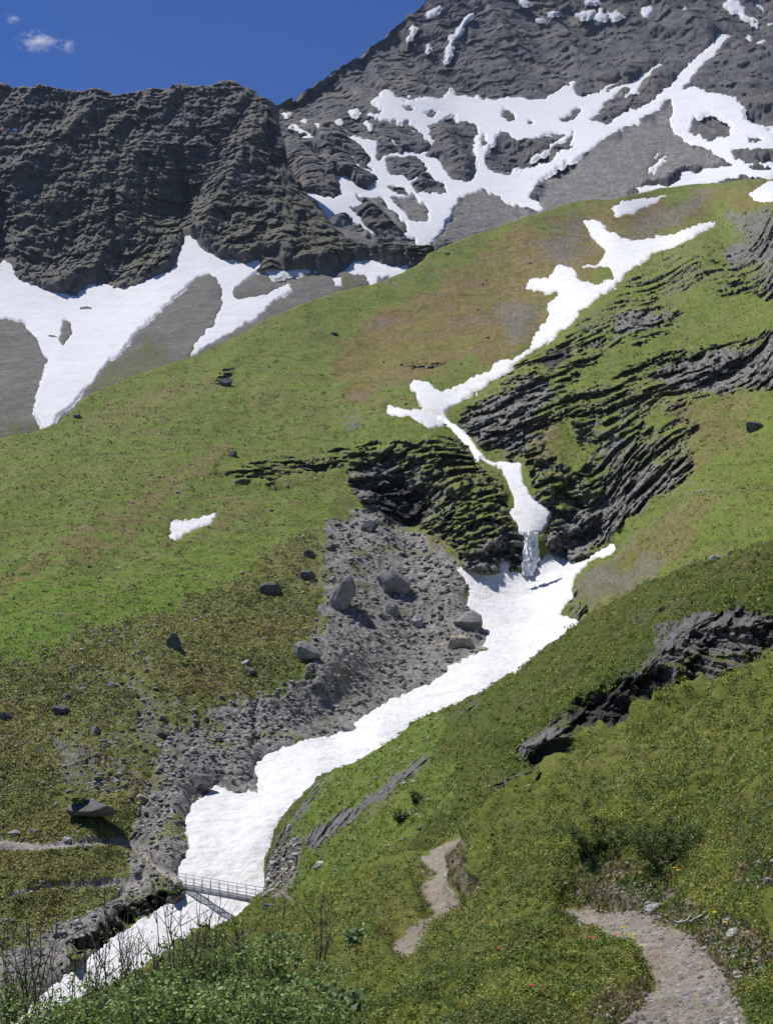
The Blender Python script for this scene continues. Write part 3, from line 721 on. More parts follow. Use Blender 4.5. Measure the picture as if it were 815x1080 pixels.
con = perlin(B * np.array([.12, .12, 1.]), 3.4, 291) + .8 * perlin(B * np.array([.10, .10, 1.]), 1.3, 292) * sstep(1.4, .5, U)
alb = mixc(alb, (1 - mor) * (1 - rk) * sstep(.12, .5, con + .3 * nc) * .28, (.170, .150, .050))
alb = mixc(alb, (1 - mor) * (1 - rk) * sstep(-.15, -.5, con + .3 * nc) * .45, (.085, .105, .026))
nas = np.sign(na) * np.abs(na) ** .7
alb = np.clip(alb * (1 + .55 * nas + .30 * nc)[:, None], .015, 1)
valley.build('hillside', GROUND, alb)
for nm, poly in SN.items():
    im = mask([poly] + SN_X.get(nm, []), 1.0, [[(604, 284), (630, 280), (645, 286), (648, 294), (625, 298), (610, 294)]])
    th = {'gully_snow': .35, 'ravine_snow': .35, 'upper_gully_snow': .4, 'high_snowfield': .55, 'snow_patch': .25}[nm]
    m_, Ps = snow_on(valley, im, wv, th, (14., 5., 2.0) if nm != 'high_snowfield' else (40., 15.), 0.016)
    if nm == 'gully_snow':
        cups = rough(B, U, (1.6, .9), 1.0, 290)
        Ps = Ps + valley.N * (cups * .12 * sstep(.6, 1, m_))[:, None]
    valley.sheet(nm, SNOW, Ps, m_ > 0.06, alb=snow_alb(valley, m_, 620, k=1.35))
for k, poly in enumerate([crest_p, crest_q] + small_sn):
    if np.ptp(np.array(poly)[:, 0]) < 1: continue
    m_, Ps = snow_on(valley, mask([poly], .9), wv * .5, .35, (14.,), 0.01)
    if (m_ > .06).sum() > 6: valley.sheet('snow_patch', SNOW, Ps, m_ > 0.06, alb=snow_alb(valley, m_, 630, k=.5))
# worn footpaths
m_ = valley.m(mask(ptc, .9), wv * .6)
gcol = np.array([.30, .28, .25], F32) + n3[:, None] * .05
valley.sheet('footpath', GROUND, valley.P + valley.N * ((m_ - .3) * .30 + .10)[:, None], m_ > 0.12, alb=np.broadcast_to(gcol, B.shape).astype(F32))
log('valley done')
# ================================================================== spur on the right, between the gully and the foreground
spur = Slope(-12, XR, 1.0,
    top=[(-260, 1160), (-60, 1110), (40, 1080), (150, 1030), (235, 978), (258, 964), (272, 950), (279, 944), (283, 925), (280, 912), (289, 895), (293, 877), (305, 858), (322, 836), (335, 822), (350, 815), (375, 803), (400, 790), (440, 761), (480, 744), (505, 733), (545, 710), (575, 688), (600, 666), (640, 644), (680, 621), (715, 606), (760, 592), (815, 577), (1100, 520)],
    bot=[(-260, 1240), (150, 1130), (300, 1020), (500, 930), (620, 870), (720, 810), (815, 760), (1100, 660)], rows=330,
    ctrl=[(40, 1080, 90), (150, 1030, 100), (235, 978, 112), (272, 948, 119), (281, 920, 125), (295, 877, 133), (322, 836, 138), (350, 815, 137), (400, 790, 132), (440, 761, 128), (505, 733, 120), (545, 710, 114), (600, 666, 102), (680, 621, 86), (760, 592, 74), (815, 577, 67), (1000, 545, 52), (-60, 1110, 82),
          (310, 945, 104), (300, 965, 96), (350, 900, 98), (380, 940, 70), (400, 860, 92), (440, 820, 90), (460, 880, 62), (495, 872, 50), (440, 900, 60), (500, 800, 78), (540, 770, 72), (600, 720, 73), (560, 790, 64), (600, 762, 63), (640, 736, 61), (690, 698, 58.5), (735, 658, 56.5), (800, 643, 51), (565, 815, 61), (610, 808, 59.5), (650, 785, 57.5), (690, 765, 55), (745, 738, 51), (810, 712, 46.5), (540, 830, 60), (650, 850, 44), (815, 760, 38), (500, 930, 36), (300, 1020, 62), (150, 1130, 60), (1000, 660, 30), (400, 990, 42)],
    margin=(-260, 1060), back=(12, 40.0, 0.9))
log('spur grid %s' % (spur.shape,))
B, U = spur.B, spur.u
ws_ = spur.warp((22, 8, 3), (3.0, 2.0, 1.2), 35); zero = ws_ * 0
im_oc = np.zeros((MH, MW), F32)
for p_, v_ in [([(545, 792), (590, 762), (640, 735), (690, 690), (735, 652), (780, 642), (830, 655), (900, 640), (900, 720), (815, 708), (780, 718), (745, 738), (712, 752), (690, 768), (655, 772), (640, 790), (600, 812), (565, 812)], 1.0),
               ([(515, 834), (545, 820), (600, 800), (610, 806), (585, 822), (550, 842), (520, 848)], .9),
               (strip([(326, 893, 16), (345, 876, 20), (370, 858, 17), (395, 842, 13), (420, 824, 12), (440, 806, 10), (455, 796, 6)], 10), 1.0),
               ([(285, 902), (298, 880), (318, 848), (336, 824), (352, 816), (340, 834), (318, 862), (306, 880)], .9),
               ([(276, 950), (279, 915), (292, 895), (318, 878), (322, 900), (312, 925), (296, 940)], .7),
               (strip([(478, 762, 3), (490, 752, 7), (508, 742, 8)], 6), .7), (strip([(668, 660, 6), (700, 645, 9), (725, 640, 5)], 6), .5)]:
    fill(im_oc, p_, v_)
oc = np.clip(spur.m(blur(im_oc, 2.5), ws_), 0, 1)
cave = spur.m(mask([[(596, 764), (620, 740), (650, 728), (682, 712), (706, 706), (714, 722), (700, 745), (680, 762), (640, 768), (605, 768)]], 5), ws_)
cave2 = spur.m(mask([[(556, 800), (590, 782), (640, 778), (680, 768), (640, 790), (600, 808), (565, 812)], [(730, 668), (815, 662), (900, 650), (900, 672), (815, 684), (750, 690)], [(518, 842), (560, 824), (580, 820), (540, 846)]], 2), ws_)
sel = oc > .03
st = np.zeros(len(B), F32)
st[sel] = strata(B[sel], U[sel] * 1.3, (-0.40, -0.12, 1.0), (1.5, .7, .36, .2), 301, amp=1.7, along=4.5, slab=.5, saw=.5, crack=.12, bend=.5)
hum = rough(B, U, (2.4, 1.1, .6, .32), 1.0, 310, ridge=True)
gv = rough(B, U, (6., 2.5, 1.0, .5, .25), 1.0, 320)
im_bg = mask([[(300, 945), (318, 890), (300, 880), (335, 822), (440, 760), (480, 742), (470, 770), (440, 812), (480, 800), (490, 850), (440, 890), (390, 920), (340, 950)]], 8)
bgm = sstep(.3, .7, spur.m(im_bg, ws_ * 2))
im_dirt = mask([[(276, 952), (280, 915), (292, 897), (316, 880), (320, 902), (310, 920), (300, 940)], strip([(345, 895, 2), (375, 872, 3), (410, 845, 4), (428, 832, 3)], 3), [(640, 735), (690, 722), (760, 700), (815, 690), (815, 700), (740, 740), (690, 765)]], 2)
dirt = sstep(.25, .75, spur.m(im_dirt, ws_))
d = hum * .28 * (1 - .75 * bgm) + gv * .10
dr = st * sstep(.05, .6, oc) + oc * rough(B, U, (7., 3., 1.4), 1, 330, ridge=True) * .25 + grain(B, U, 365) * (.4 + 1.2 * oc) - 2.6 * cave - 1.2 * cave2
spur.place(d * (1 - .7 * oc), dr)
nz = np.abs(spur.true_normals(spur.P)[:, 2])
n1 = perlin(B, 12., 380); n2 = perlin(B, 2.6, 381); n3 = perlin(B, .8, 382)
na = anoise(B, U, 2.6, 363); nc = anoise(B, U, 8., 364)
alb = np.tile(np.array([.085, .112, .024], F32), (len(B), 1))
alb = mixc(alb, sstep(-.15, .35, n1 + .5 * n2), (.095, .110, .030))
alb = mixc(alb, sstep(.05, .4, n2 + .5 * n3) * .6, (.115, .105, .038))
alb = mixc(alb, bgm * .85, np.array([.125, .175, .036], F32) + n2[:, None] * np.array([.05, .02, .02], F32))
alb = mixc(alb, dirt * .85, (.17, .14, .095))
rockc = np.array([.15, .145, .137], F32) + .07 * n3[:, None] + .03 * n2[:, None]
rk = np.clip(oc * 1.3, 0, 1) * sstep(.86, .62, nz)
rk = np.maximum(rk, sstep(.35, .7, spur.m(mask([strip([(326, 893, 14), (345, 876, 17), (370, 858, 14), (395, 842, 9), (420, 824, 8), (440, 806, 7)], 10), [(690, 665), (735, 648), (790, 645), (815, 655), (800, 690), (740, 690), (700, 700)], [(545, 792), (580, 770), (600, 775), (590, 800)]], 2), ws_)))
alb = mixc(alb, rk, rockc)
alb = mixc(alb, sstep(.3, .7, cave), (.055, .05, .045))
spur_rk = rk
alb = alb * (1 + .35 * na + .25 * nc)[:, None]
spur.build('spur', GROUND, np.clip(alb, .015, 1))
m_ = spur.m(mask([strip([(288, 950, 3), (299, 946, 5), (305, 938, 4), (311, 925, 4), (309, 918, 2)], 4), strip([(302, 946, 4), (310, 955, 5), (322, 960, 3)], 4)], .9), ws_ * .4)
spur.sheet('footpath', GROUND, spur.P + spur.N * ((m_ - .3) * .35)[:, None], m_ > .1, alb=np.broadcast_to(np.array([.23, .21, .18], F32) + n3[:, None] * .05, B.shape).astype(F32))
log('spur done')

# ================================================================== heath slope in the foreground
heath = Slope(-12, XR, 1.0,
    top=[(-260, 1210), (-60, 1130), (60, 1092), (150, 1052), (250, 1000), (300, 968), (330, 958), (370, 942), (400, 927), (436, 903), (452, 893), (478, 877), (498, 870), (515, 868), (540, 850), (570, 842), (600, 822), (640, 801), (680, 780), (720, 756), (760, 740), (815, 716), (1100, 600)],
    bot=[(-260, 1320), (0, 1180), (1100, 1140)], rows=430,
    ctrl=[(-60, 1130, 22), (60, 1092, 23), (150, 1052, 27), (250, 1000, 36), (330, 958, 46), (400, 927, 44), (452, 893, 39), (498, 870, 37), (540, 850, 31), (600, 822, 28), (680, 780, 25), (760, 740, 23), (815, 716, 22), (1000, 640, 18),
          (440, 950, 26), (470, 965, 23), (430, 1000, 17.5), (380, 980, 27), (330, 1010, 24), (500, 920, 22), (560, 880, 19.5), (660, 860, 15.5), (815, 850, 11), (815, 780, 16), (720, 900, 13), (600, 945, 14), (640, 968, 12.2), (700, 1000, 9.8), (760, 950, 10.2), (815, 980, 8.2), (740, 1070, 7.2), (650, 1070, 7.6), (540, 980, 12.4), (530, 1060, 8.2), (430, 1080, 9), (330, 1080, 12), (200, 1100, 15), (100, 1130, 17), (0, 1180, 16), (-200, 1300, 15), (815, 1100, 6), (600, 1130, 6.8), (400, 1150, 8), (900, 900, 8), (1000, 1100, 5.2)],
    margin=(-260, 1060), back=(12, 26.0, 0.8), bottom_extra=2.2)
log('heath grid %s' % (heath.shape,))
B, U = heath.B, heath.u
wh = heath.warp((40, 14, 6), (4.0, 2.0, 1.0), 45)
nh = perlin(heath.B, 1.1, 460) + .7 * perlin(heath.B, .35, 461) + .5 * anoise(heath.B, heath.u, 6., 462)
path_main = [(572, 956), (590, 948), (612, 946), (650, 951), (676, 958), (700, 975), (728, 985), (742, 1000), (758, 1020), (775, 1050), (790, 1090), (800, 1150), (640, 1150), (655, 1090), (672, 1062), (688, 1040), (680, 1012), (655, 990), (620, 975), (596, 966)]
path_two = [(500, 870), (497, 884), (484, 892), (474, 903), (473, 925), (480, 945), (490, 955), (476, 972), (455, 985), (445, 1000), (425, 1012), (408, 1002), (416, 985), (440, 975), (463, 965), (450, 950), (448, 930), (456, 912), (441, 904), (452, 896), (470, 884), (484, 876)]
im_p = mask([path_main, path_two], 3)
pm = heath.m(im_p, wh)
im_bank = mask([[(600, 930), (625, 905), (660, 905), (700, 915), (712, 940), (750, 965), (790, 985), (830, 1010), (830, 1040), (800, 1060), (770, 1080), (720, 980), (660, 955), (610, 955)], [(765, 930), (790, 910), (830, 900), (900, 900), (900, 960), (830, 955), (790, 958)], [(440, 905), (455, 895), (450, 960), (440, 990), (455, 940)], [(475, 905), (500, 900), (520, 940), (495, 950), (480, 935)], ell(655, 925, 40, 12), [(640, 1060), (690, 1040), (680, 1090), (620, 1090)]], 6)
bank = brk(heath.m(im_bank, wh * 1.4), nh, .45, .2)
hum = rough(B, U, (3.0, 1.3, .6, .3), 1.0, 410, ridge=True) * 1.5
fine = rough(B, U, (.5, .22, .1, .05), 1.0, 420)
big = rough(B, U, (9., 4.), 1.0, 430)
d = big * .07 + hum * .22 * (1 - .95 * sstep(.05, .4, heath.m(mask([path_main, path_two], 9), wh * 0))) * (1 - .4 * bank) + fine * .16 - sstep(.1, .9, heath.m(mask([path_main, path_two], 10), wh * 0)) * .12
v1, e1 = voronoi(B, .16, 6)
d = d + (sstep(.05, .4, e1) * sstep(.5, .95, v1)) * .035 * np.maximum(sstep(.3, .7, pm), bank) * sstep(1.5, 3, .16 / U) * .3
d = d * np.clip(U * FPX / 24, .18, 1.0)
heath.P = B + heath.N * d[:, None]
n1 = perlin(B, 3.0, 480); n2 = perlin(B, .7, 481); n3 = perlin(B, .2, 482)
alb = np.tile(np.array([.110, .128, .026], F32), (len(B), 1))
alb = mixc(alb, sstep(-.2, .3, n1 + .4 * n2), (.135, .145, .036))
alb = mixc(alb, bank * .95, np.array([.165, .135, .100], F32) + n2[:, None] * .06)
ng = anoise(B, U, 3., 466)
pcol = np.array([.215, .188, .150], F32) + ng[:, None] * .09 + n2[:, None] * .05 + n3[:, None] * .05 + (v1[:, None] - .5) * .06
alb = mixc(alb, sstep(.3, .6, pm), pcol)
heath.build('heath_ground', NEARG, np.clip(alb, .015, 1))
for pl in (path_main, path_two):
    m_ = heath.m(mask([pl], 3), wh)
    heath.sheet('footpath', PATHM, heath.P + heath.N * (sstep(.25, .55, m_ + .34 * nh) * .035 - .02)[:, None], m_ + .34 * nh > .30, alb=np.clip(pcol, .03, 1))
log('heath done')
exec_marks = 1
# ================================================================== boulders (each its own shape), set on the ground
BOULD = mat('boulder_rock', attr='alb', var=0.35, scale=1.3, bump=0.12, bscale=2.2, spec=0.15)
def ico(sub_):
    t = (1 + 5 ** .5) / 2
    V = [(-1, t, 0), (1, t, 0), (-1, -t, 0), (1, -t, 0), (0, -1, t), (0, 1, t), (0, -1, -t), (0, 1, -t), (t, 0, -1), (t, 0, 1), (-t, 0, -1), (-t, 0, 1)]
    Fc = [(0, 11, 5), (0, 5, 1), (0, 1, 7), (0, 7, 10), (0, 10, 11), (1, 5, 9), (5, 11, 4), (11, 10, 2), (10, 7, 6), (7, 1, 8), (3, 9, 4), (3, 4, 2), (3, 2, 6), (3, 6, 8), (3, 8, 9), (4, 9, 5), (2, 4, 11), (6, 2, 10), (8, 6, 7), (9, 8, 1)]
    V = [np.array(v) / np.linalg.norm(v) for v in V]
    for _ in range(sub_):
        cache = {}; nf = []
        def mid(a, b):
            k = (min(a, b), max(a, b))
            if k not in cache:
                m = V[a] + V[b]; V.append(m / np.linalg.norm(m)); cache[k] = len(V) - 1
            return cache[k]
        for a, b, c in Fc:
            ab, bc, ca = mid(a, b), mid(b, c), mid(c, a)
            nf += [(a, ab, ca), (b, bc, ab), (c, ca, bc), (ab, bc, ca)]
        Fc = nf
    return np.array(V), np.array(Fc)
ICO4, ICO1, ICO0 = ico(4), ico(1), ico(0)
def rock_shape(seed, V, cuts=11, rough_k=.10):
    rs = np.random.RandomState(seed)
    r_ = np.ones(len(V))
    for _ in range(cuts):
        n_ = rs.normal(size=3); n_ /= np.linalg.norm(n_)
        dd = rs.uniform(.5, .82)
        dot = V @ n_
        r_ = np.where(dot > 1e-3, np.minimum(r_, dd / np.maximum(dot, 1e-3)), r_)
    P = V * r_[:, None]
    if rough_k:
        P = P + V * (perlin(P, .5, seed)[:, None] * rough_k + perlin(P, .17, seed + 1)[:, None] * rough_k * .5)
    return P
def boulder(S, px, py, wpx, hpx, label, col=(.19, .185, .175), rot=0, seed=0, sink=.3, name='boulder', group='boulders lying on the slopes', up=None):
    P, Y = S.find(px, py + hpx * .35)
    u_ = Y / FPX
    sx, sz = wpx * u_ * .5, hpx * u_ * .62
    V, Fc = ICO4
    Q = rock_shape(seed, V, 15, .07)
    Q = Q * np.array([sx * 1.12, (sx + sz) * .5 * 1.05, sz * 1.12])
    c_, s_ = math.cos(R(rot)), math.sin(R(rot))
    Q = np.stack([Q[:, 0] * c_ - Q[:, 2] * s_, Q[:, 1], Q[:, 0] * s_ + Q[:, 2] * c_], 1)
    n_ = perlin(Q, sx * .5, seed)[:, None]
    n5 = perlin(Q, sx * .16, seed + 5)[:, None]
    alb_ = np.clip(np.array(col, F32)[None] * (1 + .6 * n_ + .5 * n5), .03, 1)
    me = mesh_np(name, Q, tris=Fc, material=BOULD, attrs={'alb': alb_})
    o = link(name, me); o.location = P + Vector((0, 0, sz * (1 - sink) * .6))
    return tag(o, label, 'boulder', group)
G1, G2, G3, G4 = (.21, .205, .20), (.12, .118, .115), (.30, .26, .19), (.33, .33, .32)
BL = [
 (valley, 359, 624, 27, 38, 'tall jagged grey boulder standing on the moraine crest above the scree', G1, 15),
 (valley, 414, 614, 38, 28, 'dark angular boulder in the middle of the scree, left of the snow', G1, -10),
 (valley, 411, 640, 20, 17, 'smaller grey boulder just below the dark angular one on the scree', G1, 0),
 (valley, 439, 653, 15, 16, 'pale rounded boulder alone on open scree below the waterfall', G4, 10),
 (valley, 496, 660, 38, 21, 'big flat-topped grey boulder at the snow edge, upper of the pair', G1, -18),
 (valley, 485, 679, 27, 18, 'tan topped boulder at the snow edge, just under the big grey one', G3, -10),
 (valley, 506, 684, 15, 10, 'small tan rock poking out of the snow beside the tan topped boulder', G3, -25),
 (valley, 323, 684, 31, 20, 'wide rough grey boulder on mossy ground at the scree border', G1, 0),
 (valley, 185, 681, 18, 20, 'dark round boulder half sunk in olive turf on the lower left slope', G2, 0),
 (valley, 284, 617, 24, 13, 'low dark boulder in brownish turf left of the moraine crest', G2, -5),
 (valley, 322, 605, 17, 11, 'flat dark boulder close under the top of the moraine on its left side', G2, 0),
 (valley, 326, 583, 12, 10, 'small shaded rock at the upper left tip of the moraine', G2, 10),
 (valley, 348, 577, 14, 9, 'dark rock near the upper tip of the scree tongue', G2, 0),
 (valley, 390, 559, 18, 12, 'dark slanting boulder on the grass shoulder below the black cliff', G2, -35),
 (valley, 368, 766, 21, 15, 'rounded grey boulder resting on scree at the snow edge below midway', G1, 0),
 (valley, 376, 740, 20, 9, 'flat dark-bottomed boulder just above the rounded one on the scree', G1, -5),
 (valley, 334, 723, 15, 10, 'shaded boulder at the top rim of the scree bank', G2, -10),
 (valley, 210, 828, 30, 19, 'jumbled dark boulder beside the left bulge of the snow', G2, 0),
 (valley, 146, 849, 18, 9, 'brown sunlit rock on the moraine right of the overhung boulder', G3, 0),
 (valley, 70, 889, 12, 8, 'pale rock right above the upper footpath, under the overhung boulder', G4, 0),
 (valley, 16, 879, 12, 7, 'light rock above the upper footpath near the left border', G4, -15),
 (valley, 35, 878, 10, 5, 'flat light rock, right of its twin above the upper footpath', G4, 0),
 (valley, 61, 999, 19, 10, 'wedge-shaped dark boulder with a bright top low on the left slope', G1, -8),
 (valley, 85, 984, 10, 7, 'pale tan rock on brown turf above the lower snow edge', G4, 0),
 (valley, 118, 734, 13, 8, 'grey oval rock in the olive turf above the bare stony streak', G1, 0),
 (valley, 67, 740, 12, 9, 'dark rock in the turf, upper one of a stacked pair', G2, 0),
 (valley, 62, 753, 20, 12, 'dark hollowed rock in the turf, lower one of a stacked pair', G2, 0),
 (valley, 5, 757, 12, 12, 'dark boulder at the left border above the stony streak', G2, 0),
 (valley, 98, 779, 12, 12, 'grey upright rock among pebbles on the lower left slope', G1, 0),
 (valley, 165, 786, 14, 10, 'dark rock with a mossy top at the edge of the grey moraine', G2, 0),
 (valley, 260, 695, 11, 6, 'flat pale slab lying in olive turf left of the scree', G4, -30),
 (valley, 263, 706, 14, 9, 'dark broken rock just under the flat pale slab', G2, 10),
 (valley, 236, 403, 17, 13, 'dark craggy boulder on the high green hillside below the scree bowl', G2, 10),
 (valley, 244, 480, 13, 7, 'small dark rock on the green hillside above the snow patch', G2, -20),
 (valley, 80, 437, 10, 6, 'dark rock where the left snow tongue ends at the green crest', G2, 20),
 (valley, 352, 354, 8, 5, 'dark rock on the green hillside near its upper crest', G2, 20),
 (valley, 750, 583, 14, 10, 'pale boulder on the right-hand green slope above the heath spur', G4, 10),
 (valley, 768, 580, 13, 8, 'flat pale boulder, right of the other on the right-hand green slope', G4, 20),
 (valley, 737, 595, 7, 5, 'small round rock at the foot of the right-hand green slope', G3, 0),
 (valley, 795, 452, 20, 12, 'dark boulder high on the right-hand slope beside a bare brown strip', G2, 15),
 (valley, 299, 805, 6, 6, 'dark stone melted into the snow, upper of the two below the bank', G2, 0),
 (valley, 283, 832, 6, 6, 'dark stone on the snow, lower of the two below the bank', G2, 0),
 (valley, 367, 785, 8, 7, 'grey stone lying on the snow under the rounded boulder', G1, 30),
 (valley, 142, 982, 6, 6, 'black stone on the snow below the footbridge', G2, 0),
 (valley, 536, 648, 3.5, 3, 'tiny dark stone in the middle of the snow below the waterfall', G2, 0),
 (spur, 338, 912, 13, 8, 'grey boulder on bright grass right of the footbridge landing', G4, 30),
 (spur, 306, 873, 9, 6, 'pale rock on the bare earth bank above the footbridge landing', G4, 30),
 (heath, 470, 921, 7, 6, 'small white stone beside the far bend of the trail', (.6, .6, .58), 0),
 (heath, 688, 977, 14, 5, 'flat stone set across the gravel trail', G4, 5),
 (heath, 690, 951, 28, 7, 'long pale rock in the bank above the gravel trail', G4, 8),
 (heath, 785, 1000, 24, 12, 'white lichen-covered rock right of the trail', (.42, .41, .39), 10),
 (heath, 748, 980, 10, 13, 'pale upright rock in the earth bank beside the trail', (.42, .41, .39), 60),
 (heath, 734, 1048, 14, 8, 'tan rock embedded in the trail gravel near the bottom', G3, 0),
 (heath, 803, 1018, 13, 8, 'whitish stone by the right border under the lichen-covered rock', (.42, .41, .39), 0),
 (heath, 770, 1013, 8, 6, 'small pale stone between the trail and the lichen-covered rock', G4, 0),
]
for k, (S, px, py, w_, h_, lab, col_, rot_) in enumerate(BL):
    boulder(S, px, py, w_, h_, lab, col_, -rot_ if S is valley else rot_, seed=100 + k, name='rock' if w_ < 14 else 'boulder',
            group='rocks by the trail' if S is heath else 'boulders lying on the slopes', sink=.62 if S is heath else .5)
# the overhung boulder: a slab roof over a dark hollow, turf on top
Pb, Yb = valley.find(92, 880)
ub = Yb / FPX
root = empty('overhanging_boulder', Pb)
tag(root, 'large overhanging boulder with a black hollow beneath and turf on its left shoulder', 'boulder')
V, Fc = ICO4
Q = rock_shape(9, V, 9)
Q = Q * np.array([27 * ub, 15 * ub, 13 * ub]) + np.array([0, 8 * ub, 12 * ub])
low = Q[:, 2] < 15 * ub
Q[low, 1] += (15 * ub - Q[low, 2]) * 1.6
Q[low, 2] = np.maximum(Q[low, 2], 3 * ub)
o = link('rock_body', mesh_np('rock_body', Q, tris=Fc, material=BOULD, attrs={'alb': np.array(G2, F32)[None] * (1.1 + .4 * perlin(Q, .8, 3)[:, None])}), root)
Q2 = rock_shape(12, V, 5, .2) * np.array([12 * ub, 10 * ub, 4.5 * ub]) + np.array([-13 * ub, 8 * ub, 25 * ub])
link('turf_cap', mesh_np('turf_cap', Q2, tris=Fc, material=GROUND, attrs={'alb': np.tile(np.array([.12, .13, .04], F32), (len(Q2), 1))}), root)
log('boulders')

# ------------------------------------------------------------------ loose stones nobody could count
S_STEP = 1.12
def scatter(name, S, img, n, smin, smax, cols, seed, kind='stuff', tri=ICO0, power=2.2, flat=.7, label=None, thr=.3, wp=None, perspective=False, Yref=None, dz=0.0):
    rs = np.random.RandomState(seed)
    wm = S.m(img, wp if wp is not None else np.zeros((len(S.B), 2), F32)).astype(float)
    inb = (S.px > -60) & (S.px < 870) & (S.py < 1130) & (np.arange(len(S.B)) >= S.nb * S.shape[1])
    wm = np.where(inb & (wm > thr), wm, 0)
    if perspective: wm = wm * S.u ** 1.2
    cdf = np.cumsum(wm); idx = np.searchsorted(cdf, rs.uniform(0, cdf[-1], n))
    Pc = S.P[idx] + np.array([0, 0, dz]); uu = S.u[idx]
    size = smin * (smax / smin) ** (rs.uniform(0, 1, n) ** power)
    if Yref: size = size * np.clip(uu * FPX / S_STEP / Yref, .5, 3)
    V, Fc = tri
    nv = len(V)
    shapes = np.stack([rock_shape(900 + seed + k, V, 5, 0) for k in range(10)])
    sh = shapes[rs.randint(0, 10, n)]
    ang = rs.uniform(0, 6.28, n); c_, s_ = np.cos(ang), np.sin(ang)
    scl = rs.uniform(.65, 1.35, (n, 3)) * np.array([1, 1, flat])
    X = sh * scl[:, None] * (size * .5)[:, None, None]
    Xr = np.stack([X[..., 0] * c_[:, None] - X[..., 1] * s_[:, None], X[..., 0] * s_[:, None] + X[..., 1] * c_[:, None], X[..., 2]], -1)
    Vw = (Xr + Pc[:, None] + np.array([0, 0, 1]) * (size * .12)[:, None, None]).reshape(-1, 3)
    Fw = (Fc[None] + (np.arange(n) * nv)[:, None, None]).reshape(-1, 3)
    cc = np.array(cols, F32)[rs.randint(0, len(cols), n)] * rs.uniform(.6, 1.3, (n, 1))
    me = mesh_np(name, Vw, tris=Fw, material=BOULD, attrs={'alb': np.repeat(cc, nv, 0)})
    return tag(link(name, me), label, kind=kind)
scatter('scree_stones', valley, im_mor * (1 - np.clip(blur(im_all, 1.5) * 2.5, 0, 1)), 18000, .09, 1.3, [(.24, .23, .22), G1, (.28, .26, .24), (.25, .22, .18), (.16, .155, .15)], 1, thr=.35, tri=ICO1, power=4.2, Yref=200., label='grey scree stones of many sizes on the moraine', wp=wf)
scatter('slope_stones', valley, np.clip(im_ol + .25 * mask([[(-60, 560), (330, 440), (560, 250), (815, 200), (815, 560), (700, 600), (600, 640), (350, 560), (200, 700), (0, 720)]], 20), 0, 1) * (1 - np.clip(im_all * 3, 0, 1)), 5000, .12, .9, [G4, G1, G4, (.4, .39, .37), G2], 2, thr=.05, tri=ICO1, power=4.5, Yref=200., label='pale stones strewn over the turf', wp=wf)
scatter('snow_stones', valley, mask([gully_lo], 1.0) * (1 - np.clip(mask([gully_mid], 3), 0, 1)), 260, .10, .55, [G2, G1, (.2, .17, .13)], 7, thr=.9, tri=ICO1, power=3.0, Yref=200., label='small dark stones scattered on the gully snow', dz=.62)
scatter('spur_stones', spur, mask([[(300, 945), (318, 890), (300, 880), (335, 822), (440, 760), (480, 742), (440, 812), (480, 850), (390, 920)]], 6), 260, .12, .6, [G4, (.4, .39, .37), G1], 3, tri=ICO1, power=3, label='pale stones scattered in the bright grass')
scatter('bank_stones', spur, mask([[(276, 952), (280, 915), (292, 897), (316, 880), (320, 902), (310, 920), (300, 940)]], 3), 500, .15, .9, [G1, G4, G3], 4, tri=ICO1, power=2.5, label='stones in the bare earth bank')
scatter('trail_gravel', heath, np.clip(im_p + .45 * im_bank, 0, 1), 26000, .010, .075, [(.30, .29, .27), G1, (.24, .22, .19), G4, (.2, .17, .13)], 5, tri=ICO0, power=3.0, label='loose gravel and pebbles on the trail', wp=wh, flat=.6)
log('stones')

# ================================================================== waterfall and the stream
WATER = mat('falling_water', col=(.97, .98, 1.0), rough_=0.6, spec=0.5, var=0.16, scale=1.1, bump=0.5, bscale=1.4, stretch=((0, 0, 0), (2.6, 1.0, .22)))
P1, Y1 = valley.find(560, 564); P2, Y2 = valley.find(560, 604)
nx, ny = 46, 60
Vw = []
for j in range(ny):
    t_ = j / (ny - 1)
    yc = 561 + t_ * 46
    xl = np.interp(t_, [0, .5, 1], [553.5, 551.5, 548.5]) + 1.6 * math.sin(t_ * 23) * t_; xr = np.interp(t_, [0, .35, .6, 1], [567, 567.5, 569, 562]) + 1.5 * math.sin(t_ * 31 + 1) * t_
    for i in range(nx):
        s_ = i / (nx - 1)
        Yd = min(Y1, Y2) - 5.5 - 1.6 * math.sin(t_ * 1.4)
        rd = .9 * math.sin(s_ * math.pi)
        q = at(xl + (xr - xl) * s_, yc, Yd - rd)
        Vw.append(q)
Vw = np.array(Vw)
Vw[:, 1] += perlin(Vw * np.array([1, 1, .12]), .9, 5) * 1.6 + perlin(Vw * np.array([1, 1, .25]), .35, 6) * 1.3
idx = np.arange(nx * ny).reshape(ny, nx)
q4 = np.stack([idx[:-1, :-1], idx[1:, :-1], idx[1:, 1:], idx[:-1, 1:]], -1).reshape(-1, 4)
tag(link('waterfall', mesh_np('waterfall', Vw, quads=q4, material=WATER)), kind='structure')
m_ = valley.m(mask([stream_p], .9), wv * .3)
valley.sheet('stream', WATER, valley.B + valley.N * ((m_ - .3) * 1.2 + .3)[:, None], m_ > .15, smooth=False)

